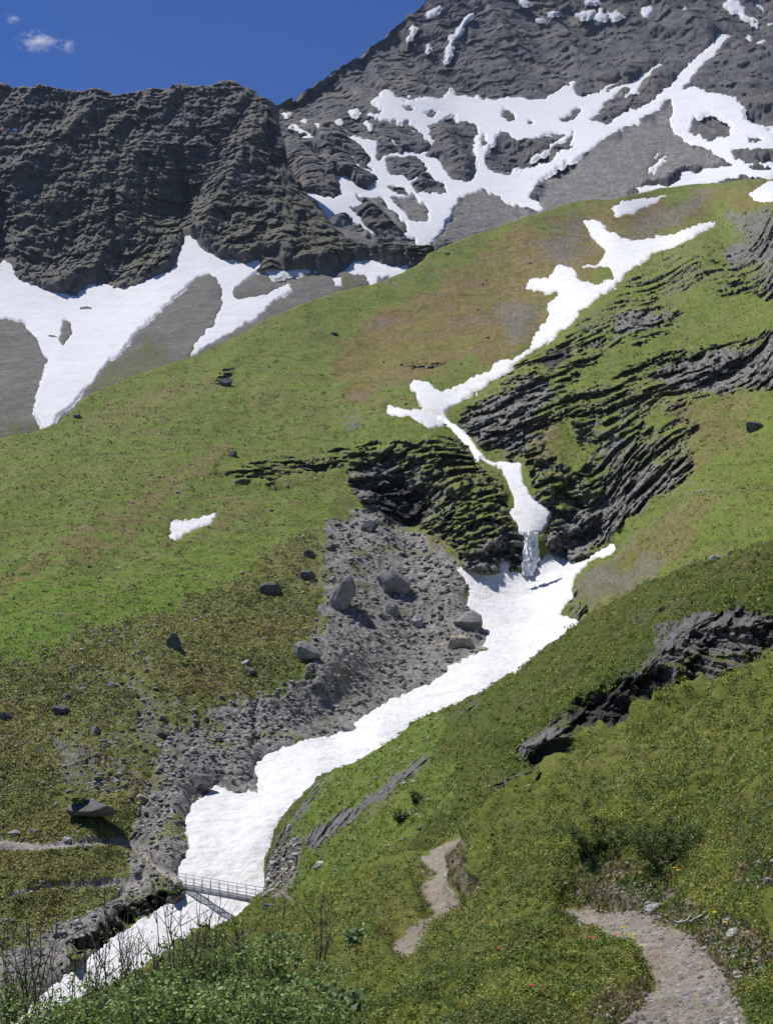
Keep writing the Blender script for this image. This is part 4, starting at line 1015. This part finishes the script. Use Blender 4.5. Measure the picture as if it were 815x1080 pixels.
# ================================================================== footbridge
STEEL = mat('galvanised_steel', col=(.30, .31, .33), rough_=.5, spec=.5, var=.12, scale=3.0)
DARK = mat('weathered_girder', col=(.17, .175, .19), rough_=.6, spec=.4, var=.15, scale=2.0)
def box_np(c, h, M=None):
    s = np.array([(x, y, z) for x in (-1, 1) for y in (-1, 1) for z in (-1, 1)], float) * np.array(h) + np.array(c)
    f = [(0, 1, 3, 2), (4, 6, 7, 5), (0, 4, 5, 1), (2, 3, 7, 6), (0, 2, 6, 4), (1, 5, 7, 3)]
    return s, f
def boxes(name, lst, material, parent):
    V, Fq = [], []
    for c, h in lst:
        s, f = box_np(c, h); Fq += [tuple(i + len(V) for i in q) for q in f]; V += list(s)
    return link(name, mesh_np(name, np.array(V), quads=np.array(Fq), material=material), parent)
A_ = at(182, 931.5, 133.5); B_ = at(287, 951, 119.5)
L = (B_ - A_).length
bridge = empty('footbridge', A_)
tag(bridge, 'grey steel footbridge with mesh railings crossing the snow-filled gully', 'footbridge')
xdir = (B_ - A_).normalized(); ydir = Vector((0, 0, 1)).cross(xdir).normalized(); zdir = xdir.cross(ydir)
from mathutils import Matrix
bridge.matrix_world = Matrix(((xdir.x, ydir.x, zdir.x, A_.x), (xdir.y, ydir.y, zdir.y, A_.y), (xdir.z, ydir.z, zdir.z, A_.z), (0, 0, 0, 1)))
print('bridge length', L)
W = .55
boxes('girder', [((L / 2, -W, -.16), (L / 2, .05, .19))], DARK, bridge)
boxes('girder', [((L / 2, W, -.16), (L / 2, .05, .19))], DARK, bridge)
nsl = int(L / .16)
boxes('deck_grating', [(((i + .5) * L / nsl, 0, .02), (.045, W - .06, .02)) for i in range(nsl)], STEEL, bridge)
for k in range(1, 9): boxes('cross_brace', [((L * k / 9, 0, -.2), (.05, W - .06, .05))], DARK, bridge)
for side in (-1, 1):
    npst = 12
    rl = [((L / 2, side * (W + .02), 1.12), (L / 2 - .3, .026, .026)), ((L / 2, side * (W + .02), .62), (L / 2 - .3, .014, .014)), ((L / 2, side * (W + .02), .30), (L / 2 - .3, .014, .014))]
    for k, r_ in enumerate(rl): boxes('handrail' if k == 0 else 'rail', [r_], STEEL, bridge)
    for k in range(npst):
        boxes('post', [((.32 + (L - .64) * k / (npst - 1), side * (W + .075), .50), (.024, .024, .64))], STEEL, bridge)
boxes('marker_pole', [((L * .44, -W - .14, -.55), (.03, .03, .9))], DARK, bridge)
# abutment blocks under both ends
for k, (px_, py_, lab) in enumerate([(186, 944, 'dark block of rock under the left end of the footbridge'), (284, 958, 'low rock under the right end of the footbridge')]):
    S_ = valley if k == 0 else spur
    o = boulder(S_, px_, py_, 20 if k == 0 else 14, 22 if k == 0 else 8, lab, G2 if k == 0 else G1, 0, seed=300 + k)
log('bridge')
# ================================================================== low vegetation nobody could count
def leafmat(name, transl=.25):
    m = bpy.data.materials.new(name); m.use_nodes = True
    n, l = m.node_tree.nodes, m.node_tree.links
    b = n['Principled BSDF']; b.inputs['Roughness'].default_value = .55; b.inputs['Specular IOR Level'].default_value = .3
    a_ = n.new('ShaderNodeAttribute'); a_.attribute_name = 'alb'
    l.new(a_.outputs['Color'], b.inputs['Base Color'])
    t = n.new('ShaderNodeBsdfTranslucent'); l.new(a_.outputs['Color'], t.inputs['Color'])
    mx = n.new('ShaderNodeMixShader'); mx.inputs[0].default_value = transl
    l.new(b.outputs[0], mx.inputs[1]); l.new(t.outputs[0], mx.inputs[2]); l.new(mx.outputs[0], n['Material Output'].inputs[0])
    return m
LEAF = leafmat('heath_leaf'); SHRUBLEAF = leafmat('shrub_leaf', .35)
BARK = mat('shrub_bark', col=(.13, .10, .08), var=.3, scale=20.)

def leaves_np(C, Nn, size, aspect, rs):
    """a diamond leaf at each centre C, facing roughly Nn"""
    n = len(C)
    r_ = rs.normal(size=(n, 3)); t = np.cross(Nn, r_); t /= np.linalg.norm(t, axis=1)[:, None] + 1e-9
    b = np.cross(Nn, t)
    s = size[:, None] * .5
    V = np.stack([C - t * s, C + b * s * aspect, C + t * s, C - b * s * aspect], 1)
    return V.reshape(-1, 3), np.arange(n * 4).reshape(n, 4)

def tufts(name, S, img, n, per, rad, hgt, leaf, palette, seed, thr=.25, wp=None, label=None, blades=False, lod=0.0, Yref=10., step=1.0):
    rs = np.random.RandomState(seed)
    wm = S.m(img, wp if wp is not None else np.zeros((len(S.B), 2), F32)).astype(float)
    inb = (S.px > -40) & (S.px < 855) & (S.py < 1135) & (np.arange(len(S.B)) >= S.nb * S.shape[1])
    wm = np.where(inb & (wm > thr), wm, 0)
    cdf = np.cumsum(wm); idx = np.searchsorted(cdf, rs.uniform(0, cdf[-1], n))
    P = S.P[idx]; Yv = S.u[idx] * FPX / step
    k = (Yv / Yref) ** lod
    sc = rs.uniform(.6, 1.5, n) * k
    P = P + rs.normal(size=(n, 3)) * np.array([1, 1, 0]) * (S.u[idx] * .7)[:, None]
    n1 = perlin(P, Yref * .16, seed + 3); n2 = perlin(P, Yref * .04, seed + 4)
    pal = np.array([p[:3] for p in palette], F32); pw = np.array([p[3] for p in palette])
    # patches: each clump's kind follows a slow noise so that species grow together
    q_ = np.clip((n1 + .6 * n2) * 1.7 + .5 + rs.normal(size=n) * .22, 0, .999)
    kind = np.searchsorted(np.cumsum(pw / pw.sum()), q_)
    kind = np.clip(kind, 0, len(pal) - 1)
    ci = np.repeat(np.arange(n), per); m_ = len(ci)
    u_ = rs.normal(size=(m_, 3)); u_ /= np.linalg.norm(u_, axis=1)[:, None]; u_[:, 2] = np.abs(u_[:, 2])
    rr = rs.uniform(.45, 1, m_) ** .6
    Cc = P[ci] + u_ * np.stack([rad * sc[ci], rad * sc[ci], hgt * sc[ci]], 1) * rr[:, None]
    Nn = u_ * .7 + rs.normal(size=(m_, 3)) * .55 + np.array([0, 0, .35]); 
    if blades: Nn[:, 2] *= .25
    Nn /= np.linalg.norm(Nn, axis=1)[:, None]
    V, Q = leaves_np(Cc, Nn, leaf * sc[ci] * rs.uniform(.6, 1.4, m_), .42, rs)
    col = pal[kind][ci] * rs.uniform(.75, 1.25, (m_, 1)) 
    col = np.clip(col, .01, 1).astype(F32)
    me = mesh_np(name, V, quads=Q, material=LEAF, attrs={'alb': np.repeat(col, 4, 0)})
    return tag(link(name, me), label, kind='stuff')

full = np.ones((MH, MW), F32)
hm = np.clip(1 - 1.9 * blur(im_p, 3) - .93 * np.clip(im_bank * 1.2, 0, 1), 0, 1)
tufts('heath_cover', heath, hm, 29000, 20, .055, .055, .022,
      [(.085, .130, .026, 1.3), (.15, .205, .034, 1.3), (.26, .30, .046, 1.3), (.21, .255, .042, 1.3), (.27, .25, .055, .6), (.21, .14, .05, .4), (.10, .145, .032, 1.1)], 11, wp=wh * .4, lod=.85, label='dwarf heath of bilberry and alpenrose covering the foreground slope')
# few reddish shoots
tufts('alpenrose_buds', heath, hm, 1500, 3, .05, .07, .013, [(.30, .05, .05, 1), (.25, .09, .04, 1)], 12, wp=wh * .4, lod=.8, label='red buds dotted through the heath')
tufts('bank_grass', heath, np.clip(blur(im_bank, 5) * 1.2, 0, 1) * (1 - np.clip(blur(im_p, 1.5) * 1.6, 0, 1)), 1300, 16, .04, .06, .034, [(0.140, 0.196, 0.042, 1), (0.210, 0.238, 0.070, 1), (0.280, 0.238, 0.112, 1)], 13, wp=wh, blades=True, lod=.7, label='grass tufts growing from the trail bank')
im_rk = np.clip(blur(im_oc, 1.0), 0, 1)
tufts('spur_heath', spur, np.clip(1 - im_rk * 1.1, .0, 1), 17000, 9, .24, .18, .17,
      [(0.098, 0.145, 0.018, 1), (0.165, 0.214, 0.028, 1.6), (0.214, 0.248, 0.034, 1.6), (0.232, 0.223, 0.040, 1), (0.116, 0.163, 0.023, 0.8)], 14, wp=ws_, lod=.7, Yref=80., label='low heath and grass on the spur')
hv = np.clip((1 - np.clip(im_mor * 1.6, 0, 1)) * (1 - np.clip(blur(im_all, 2) * 4, 0, 1)) * (1 - np.clip(blur(im_grey, 1) * .8, 0, 1)), 0, 1)
hv *= 1 - np.clip(im_ocv * 1.1, 0, .9)
hv *= 1 - np.clip(mask(ptc, 2.6) * 3.5, 0, 1)
hv *= np.clip((np.arange(MY0, MY1)[:, None] - 180) / 500, .25, 1)
tufts('hillside_turf', valley, hv * np.clip(im_ol, 0, 1), 13000, 7, .50, .26, .34, [(.13, .15, .04, 1.2), (.19, .21, .06, 1.7), (.24, .235, .07, 1.4), (.25, .19, .07, .4)], 15, wp=wf, lod=.8, Yref=160., step=1.12, label='olive turf hummocks on the lower left slope')
tufts('hillside_grass', valley, hv * (1 - np.clip(im_ol * 1.3, 0, 1)) * (1 - .7 * np.clip(im_br, 0, 1)), 15000, 5, .7, .25, .5, [(0.131, 0.182, 0.033, 1), (0.181, 0.238, 0.044, 1.4), (0.225, 0.259, 0.065, 1.2)], 16, wp=wf, lod=.9, Yref=250., step=1.12, label='short grass on the hillsides')
log('cover')

# ================================================================== shrubs
def tube(pts, r0, r1, sides=5):
    pts = [np.array(p, float) for p in pts]; V = []; Fq = []
    for i, p in enumerate(pts):
        d_ = pts[min(i + 1, len(pts) - 1)] - pts[max(i - 1, 0)]; d_ /= np.linalg.norm(d_) + 1e-9
        a_ = np.cross(d_, (.3, .9, .1)); a_ /= np.linalg.norm(a_) + 1e-9; b_ = np.cross(d_, a_)
        r_ = r0 + (r1 - r0) * i / (len(pts) - 1)
        for k in range(sides):
            t = 2 * math.pi * k / sides
            V.append(p + (a_ * math.cos(t) + b_ * math.sin(t)) * r_)
    for i in range(len(pts) - 1):
        for k in range(sides):
            Fq.append((i * sides + k, i * sides + (k + 1) % sides, (i + 1) * sides + (k + 1) % sides, (i + 1) * sides + k))
    return V, Fq
def make_shrub(name, label, h, wd, nstem, nleaf, leaf, pal, seed, group, lean=.2, stick=0.0, thick=.011, aspect=.62):
    rs = np.random.RandomState(seed)
    root = empty(name); tag(root, label, 'shrub', group)
    anchors = []
    for s in range(nstem):
        a_ = rs.uniform(0, 6.28); sp = rs.uniform(.25, 1) * wd * .5
        hh = h * rs.uniform(.7, 1.05)
        pts = []
        for t in np.linspace(0, 1, 7):
            pts.append(np.array([math.cos(a_) * sp * t ** 1.1 + lean * t * t * h * .3, math.sin(a_) * sp * t ** 1.1, hh * t * (1 + stick * t)]) + rs.normal(size=3) * .018 * h * (t > 0))
        V, Fq = tube(pts, thick, thick * .25)
        for _ in range(8):
            i = rs.randint(2, 6); b0 = pts[i]; dr = rs.normal(size=3); dr[2] = abs(dr[2]) + .8; dr /= np.linalg.norm(dr)
            ln = h * rs.uniform(.15, .32)
            bp = [b0, b0 + dr * ln * .5 + rs.normal(size=3) * .01, b0 + dr * ln + rs.normal(size=3) * .02]
            v2, f2 = tube(bp, thick * .45, thick * .15, 4)
            Fq += [tuple(x + len(V) for x in f) for f in f2]; V += v2
            anchors += [bp[1], bp[2], (bp[1] + bp[2]) / 2]
        anchors += pts[2:6]
        link('stem', mesh_np('stem', np.array(V), quads=np.array(Fq), material=BARK), root)
    if nleaf:
        A = np.array(anchors)[rs.randint(0, len(anchors), nleaf)]
        Cc = A + rs.normal(size=(nleaf, 3)) * h * .065
        Cc[:, 2] = np.clip(Cc[:, 2], .02, h * 1.05)
        Nn = rs.normal(size=(nleaf, 3)) * .6 + np.array([0, -.15, .8]); Nn /= np.linalg.norm(Nn, axis=1)[:, None]
        V, Q = leaves_np(Cc, Nn, leaf * rs.uniform(.6, 1.35, nleaf), aspect, rs)
        cl = np.array(pal, F32)[rs.randint(0, len(pal), nleaf)] * rs.uniform(.7, 1.3, (nleaf, 1))
        link('foliage', mesh_np('foliage', V, quads=Q, material=SHRUBLEAF, attrs={'alb': np.repeat(cl.astype(F32), 4, 0)}), root)
    return root
GP = [(.15, .24, .055), (.20, .31, .08), (.10, .17, .04), (.28, .38, .14)]
gA = 'green shrubs at the lower left'
lA = 'leafy green willow shrub in the thicket filling the lower left corner'
protos = [make_shrub('willow_shrub', lA, 1.35, 1.35, 8, [1250, 950, 1300, 800][k], [.072, .08, .068, .085][k], GP, 31 + k, gA, stick=.12) for k in range(4)]
spots = [(8, 1105, 12.5, .75), (62, 1108, 13, .72), (112, 1100, 13.5, .85), (160, 1102, 12.5, .95), (205, 1100, 13.5, 1.15), (240, 1090, 15, 1.22), (276, 1085, 14, 1.12), (315, 1080, 15, .95), (352, 1075, 14.5, .80),
         (30, 1135, 9.5, .62), (95, 1135, 9.8, .70), (150, 1135, 9.6, .72), (210, 1132, 9.8, .80), (262, 1130, 9.5, .78), (312, 1130, 9.8, .72), (356, 1128, 9.4, .55), (230, 1060, 17.5, .95), (300, 1055, 18, .95), (185, 1120, 11.5, .9), (285, 1120, 11.5, .9), (130, 1150, 8.2, .6), (240, 1150, 8.4, .6), (335, 1150, 8.4, .55)]
used = [0] * 4
ORD = ['leftmost', 'second', 'third', 'fourth', 'fifth', 'sixth', 'seventh', 'eighth', 'ninth', 'tenth', 'eleventh', 'twelfth', 'thirteenth', 'fourteenth', 'fifteenth']
def ordinal(k, n): return 'leftmost' if k == 0 else ('rightmost' if k == n - 1 else ORD[k] + ' from the left')
rows = {}
for sp in spots: rows.setdefault('back' if sp[2] > 11.9 else ('middle' if sp[2] > 9 else 'front'), []).append(sp)
cnt = 0
for rn, lst in rows.items():
    lst.sort()
    for k, (px, py, Yd, s_) in enumerate(lst):
        i = cnt % 4
        o = protos[i] if cnt < 4 else copy_tree(protos[i]); cnt += 1
        s_ *= .70 if rn != 'front' else .88
        o.location = at(px, py, Yd); o.rotation_euler = (0, 0, rnd.uniform(0, 6.28)); o.scale = (s_, s_, s_ * rnd.uniform(.9, 1.05))
        o['label'] = 'green willow shrub, %s in the %s row of the thicket' % (ordinal(k, len(lst)), rn)
gB = 'bare twiggy shrubs at the lower left'
lB = 'bare dark-stemmed shrub sticking up through the lower left thicket'
bprotos = [make_shrub('bare_shrub', lB, 1.7, .9, 5, 90, .035, GP, 61 + k, gB, lean=.1, stick=.12, thick=.014) for k in range(3)]
bs = [(10, 1100, 12.5, .68), (48, 1105, 12, .62), (92, 1100, 12.5, .68), (128, 1105, 12, .72), (170, 1100, 12.5, .78), (200, 1098, 13.5, .86), (222, 1090, 13.5, .84), (262, 1080, 15, .80), (290, 1075, 15, .80), (335, 1060, 16, .86), (70, 1125, 10.5, .55), (150, 1120, 10.5, .65), (112, 1102, 12.5, .85), (242, 1085, 14.5, .74), (185, 1100, 12.8, .95), (30, 1110, 11.5, .8)]
used = [0] * 3
bs.sort()
for k, (px, py, Yd, s_) in enumerate(bs):
    i = k % 3
    o = bprotos[i] if not used[i] else copy_tree(bprotos[i]); used[i] = 1
    o.location = at(px, py, Yd); o.rotation_euler = (0, 0, rnd.uniform(0, 6.28)); o.scale = (s_, s_, s_)
    o['label'] = 'bare dark-stemmed shrub, %s of those sticking up through the lower left thicket' % ordinal(k, len(bs))
def place(o, S, px, py, dz=0):
    P, Y = S.find(px, py); o.location = P + Vector((0, 0, dz)); return o
WP = [(.12, .22, .06), (.15, .26, .08), (.09, .17, .05)]
place(make_shrub('willow_shrub', 'bright green willow shrub under the dark overhang of the spur', 1.3, 3.2, 10, 1300, .12, WP, 71, None, lean=0, thick=.02), spur, 716, 762, .1)
place(make_shrub('willow_shrub', 'smaller bright green willow shrub under the slate ledges, right of the other one', .9, 1.8, 7, 600, .11, WP, 72, None, lean=0, thick=.02), spur, 752, 742, .1)
JP = [(.06, .10, .024), (.09, .13, .03), (.12, .16, .035)]
place(make_shrub('juniper_bush', 'dark spreading bush on the heath slope above the gravel trail', .50, 1.7, 16, 8000, .040, JP, 73, None, lean=0, thick=.012, aspect=.35), heath, 690, 908, -.02)
place(make_shrub('juniper_bush', 'dark low bush merging leftwards out of the biggest dark bush above the trail', .38, 1.3, 12, 4500, .040, JP, 74, None, lean=0, thick=.012, aspect=.35), heath, 628, 905, -.02)
place(make_shrub('round_bush', 'dark round bush on bright grass, left of a pair above the far trail', 1.0, 1.4, 10, 900, .16, JP, 75, None, lean=0, thick=.02), spur, 421, 868, -.1)
place(make_shrub('round_bush', 'dark round bush on bright grass, right of a pair above the far trail', 1.2, 1.9, 10, 1100, .16, JP, 76, None, lean=0, thick=.02), spur, 440, 852, -.1)
PP = [(.16, .25, .09), (.20, .29, .12), (.12, .20, .06)]
for px, py, hh, lab in [(345, 1075, .5, 'pale broad-leaved plant at the bottom edge beside the thicket'), (372, 1082, .36, 'small pale broad-leaved plant right of the thicket, at the bottom edge'), (300, 1085, .5, 'pale broad-leaved plant in front of the green thicket'), (378, 1025, .42, 'light green plant with a bare stem at the right end of the thicket')]:
    o = make_shrub('leafy_plant', lab, hh, hh * 1.1, 5, 150, .075, PP, int(px), None, lean=0, thick=.006, aspect=.75)
    o['category'] = 'plant'; place(o, heath, px, py, 0)
# pale dead branches
def dead(px, py, S, ln, seed, lab, Yoff=0):
    rs = np.random.RandomState(seed)
    P, Y = S.find(px, py)
    pts = [np.array([t * ln, rs.normal() * .03, .12 + t * .12 * ln + rs.normal() * .02]) for t in np.linspace(-.5, .5, 6)]
    V, Fq = tube(pts, .016, .006)
    for i in (1, 2, 3, 4):
        dr = np.array([.5, rs.normal() * .4, rs.uniform(-.5, .6)]); v2, f2 = tube([pts[i], pts[i] + dr * ln * .22, pts[i] + dr * ln * .38], .009, .003, 4)
        Fq += [tuple(x + len(V) for x in f) for f in f2]; V += v2
    o = link('dead_branch', mesh_np('dead_branch', np.array(V), quads=np.array(Fq), material=DEADW)); o.location = P
    return tag(o, lab, 'branch')
DEADW = mat('bleached_wood', col=(.42, .39, .35), var=.2, scale=15.)
dead(800, 722, heath, 1.0, 5, 'bleached dead branch lying on the heath crest at the right border')
dead(724, 982, heath, .3, 6, 'thin dead stick on the bank right of the trail')

# ------------------------------------------------------------------ flowers
def flower(px, py, S, col, hgt, rad, lab, group, seed):
    rs = np.random.RandomState(seed)
    P, Y = S.find(px, py)
    root = empty('flower', P); tag(root, lab, 'flower', group)
    V, Fq = tube([(0, 0, 0), (.004, 0, hgt * .5), (0, 0, hgt)], .0025, .0015, 4)
    link('stem', mesh_np('stem', np.array(V), quads=np.array(Fq), material=STEMM), root)
    V, Q, = [], []
    for k in range(8):
        a_ = k * 2 * math.pi / 8; c_, s_ = math.cos(a_), math.sin(a_)
        b = len(V)
        V += [(0, 0, hgt), (c_ * rad * .6 - s_ * rad * .3, s_ * rad * .6 + c_ * rad * .3, hgt + rad * .25), (c_ * rad, s_ * rad, hgt + rad * .15), (c_ * rad * .6 + s_ * rad * .3, s_ * rad * .6 - c_ * rad * .3, hgt + rad * .25)]
        Q.append((b, b + 1, b + 2, b + 3))
    v3 = ICO1[0] * rad * .35 + np.array([0, 0, hgt + rad * .1])
    link('petals', mesh_np('petals', np.array(V), quads=np.array(Q), material=col), root)
    link('flower_head', mesh_np('flower_head', v3, tris=ICO1[1], material=col), root)
STEMM = mat('flower_stem', col=(.08, .14, .03)); YEL = mat('yellow_petal', col=(.75, .52, .03)); PNK = mat('pink_petal', col=(.55, .05, .14))
for k, (px, py) in enumerate([(663, 1014), (668, 1012), (672, 1018), (676, 1016), (660, 1020)]):
    flower(px, py, heath, YEL, .16, .022, 'yellow flower left of the trail, %s of its cluster' % ['upper left', 'topmost', 'second from the right', 'rightmost', 'lowest'][k], 'yellow flowers left of the trail', k)
for k, (px, py) in enumerate([(797, 994), (800, 1000), (766, 998), (774, 1006), (708, 922), (712, 926)]):
    flower(px, py, heath, YEL, .13, .022, 'yellow flower on the bank, ' + ['above the lichen-covered rock', 'right above the lichen-covered rock', 'upper one beside the pale upright rock', 'lower one beside the pale upright rock', 'upper one under the dark bush', 'lower one under the dark bush'][k], 'yellow flowers right of the trail', 20 + k)
for k, (px, py) in enumerate([(625, 1030), (630, 1028), (653, 1020), (560, 1062), (534, 1040)]):
    flower(px, py, heath, PNK, .10, .019, 'pink alpenrose blossom, ' + ['leftmost of three near the trail', 'middle one of three near the trail', 'rightmost of three near the trail', 'lowest one near the bottom edge', 'one alone furthest left in the heath'][k], 'pink blossoms in the heath', 40 + k)

# ================================================================== little cloud
cm = bpy.data.materials.new('cloud_vapour'); cm.use_nodes = True
n, l = cm.node_tree.nodes, cm.node_tree.links
n.remove(n['Principled BSDF'])
pv = n.new('ShaderNodeVolumePrincipled'); pv.inputs['Color'].default_value = (1, 1, 1, 1); pv.inputs['Anisotropy'].default_value = .2
tc = n.new('ShaderNodeTexCoord'); ln_ = n.new('ShaderNodeVectorMath'); ln_.operation = 'LENGTH'
nz = n.new('ShaderNodeTexNoise'); nz.inputs['Scale'].default_value = 2.6; nz.inputs['Detail'].default_value = 5; nz.inputs['Roughness'].default_value = .62
l.new(tc.outputs['Object'], ln_.inputs[0]); l.new(tc.outputs['Object'], nz.inputs['Vector'])
m1 = n.new('ShaderNodeMath'); m1.operation = 'MULTIPLY_ADD'; m1.inputs[1].default_value = -.85; m1.inputs[2].default_value = -.72
l.new(ln_.outputs['Value'], m1.inputs[0])
m2 = n.new('ShaderNodeMath'); m2.operation = 'MULTIPLY_ADD'; m2.inputs[1].default_value = 2.5
l.new(nz.outputs['Fac'], m2.inputs[0]); l.new(m1.outputs[0], m2.inputs[2])
m3 = n.new('ShaderNodeMath'); m3.operation = 'MULTIPLY'; m3.inputs[1].default_value = .035; m3.use_clamp = True
m4 = n.new('ShaderNodeMath'); m4.operation = 'MAXIMUM'; m4.inputs[1].default_value = 0
l.new(m2.outputs[0], m4.inputs[0]); l.new(m4.outputs[0], m3.inputs[0]); l.new(m3.outputs[0], pv.inputs['Density'])
l.new(pv.outputs[0], n['Material Output'].inputs['Volume'])
for (px, py, wx, hz_, lab) in [(41, 44, 30, 15, 0), (72, 49, 12, 12, 1), (14, 20, 12, 8, 2)]:
    u_ = 6000 / FPX
    me = mesh_np('cloud', ICO1[0] * 1.02, tris=ICO1[1], material=cm)
    o = link('cloud', me); o.location = at(px, py, 6000); o.scale = (wx * u_, 60 if lab == 0 else 25, hz_ * u_); o.rotation_euler = (0, R([4, -35, 10][lab]), 0)
    tag(o, kind='stuff')
# ------------------------------------------------------------------ thin mountain air
hz = bpy.data.materials.new('thin_air'); hz.use_nodes = True
n, l = hz.node_tree.nodes, hz.node_tree.links
n.remove(n['Principled BSDF'])
pv = n.new('ShaderNodeVolumePrincipled'); pv.inputs['Color'].default_value = (.62, .78, 1, 1); pv.inputs['Density'].default_value = HAZE
l.new(pv.outputs[0], n['Material Output'].inputs['Volume'])
lo = np.array([1e9] * 3); hi = -lo
for S in (peak, crag, valley, spur, heath):
    lo = np.minimum(lo, S.P.min(0)); hi = np.maximum(hi, S.P.max(0))
lo = lo - np.array([20, 20, 1.0]); hi = hi + np.array([20, 20, 3.0])
me = bpy.data.meshes.new('haze')
c8 = [(x, y, z) for x in (lo[0], hi[0]) for y in (lo[1], hi[1]) for z in (lo[2], hi[2])]
me.from_pydata(c8, [], [(0, 1, 3, 2), (4, 6, 7, 5), (0, 4, 5, 1), (2, 3, 7, 6), (0, 2, 6, 4), (1, 5, 7, 3)]); me.materials.append(hz)
tag(link('haze', me), kind='stuff')
print('haze box', lo, hi)
log('done')
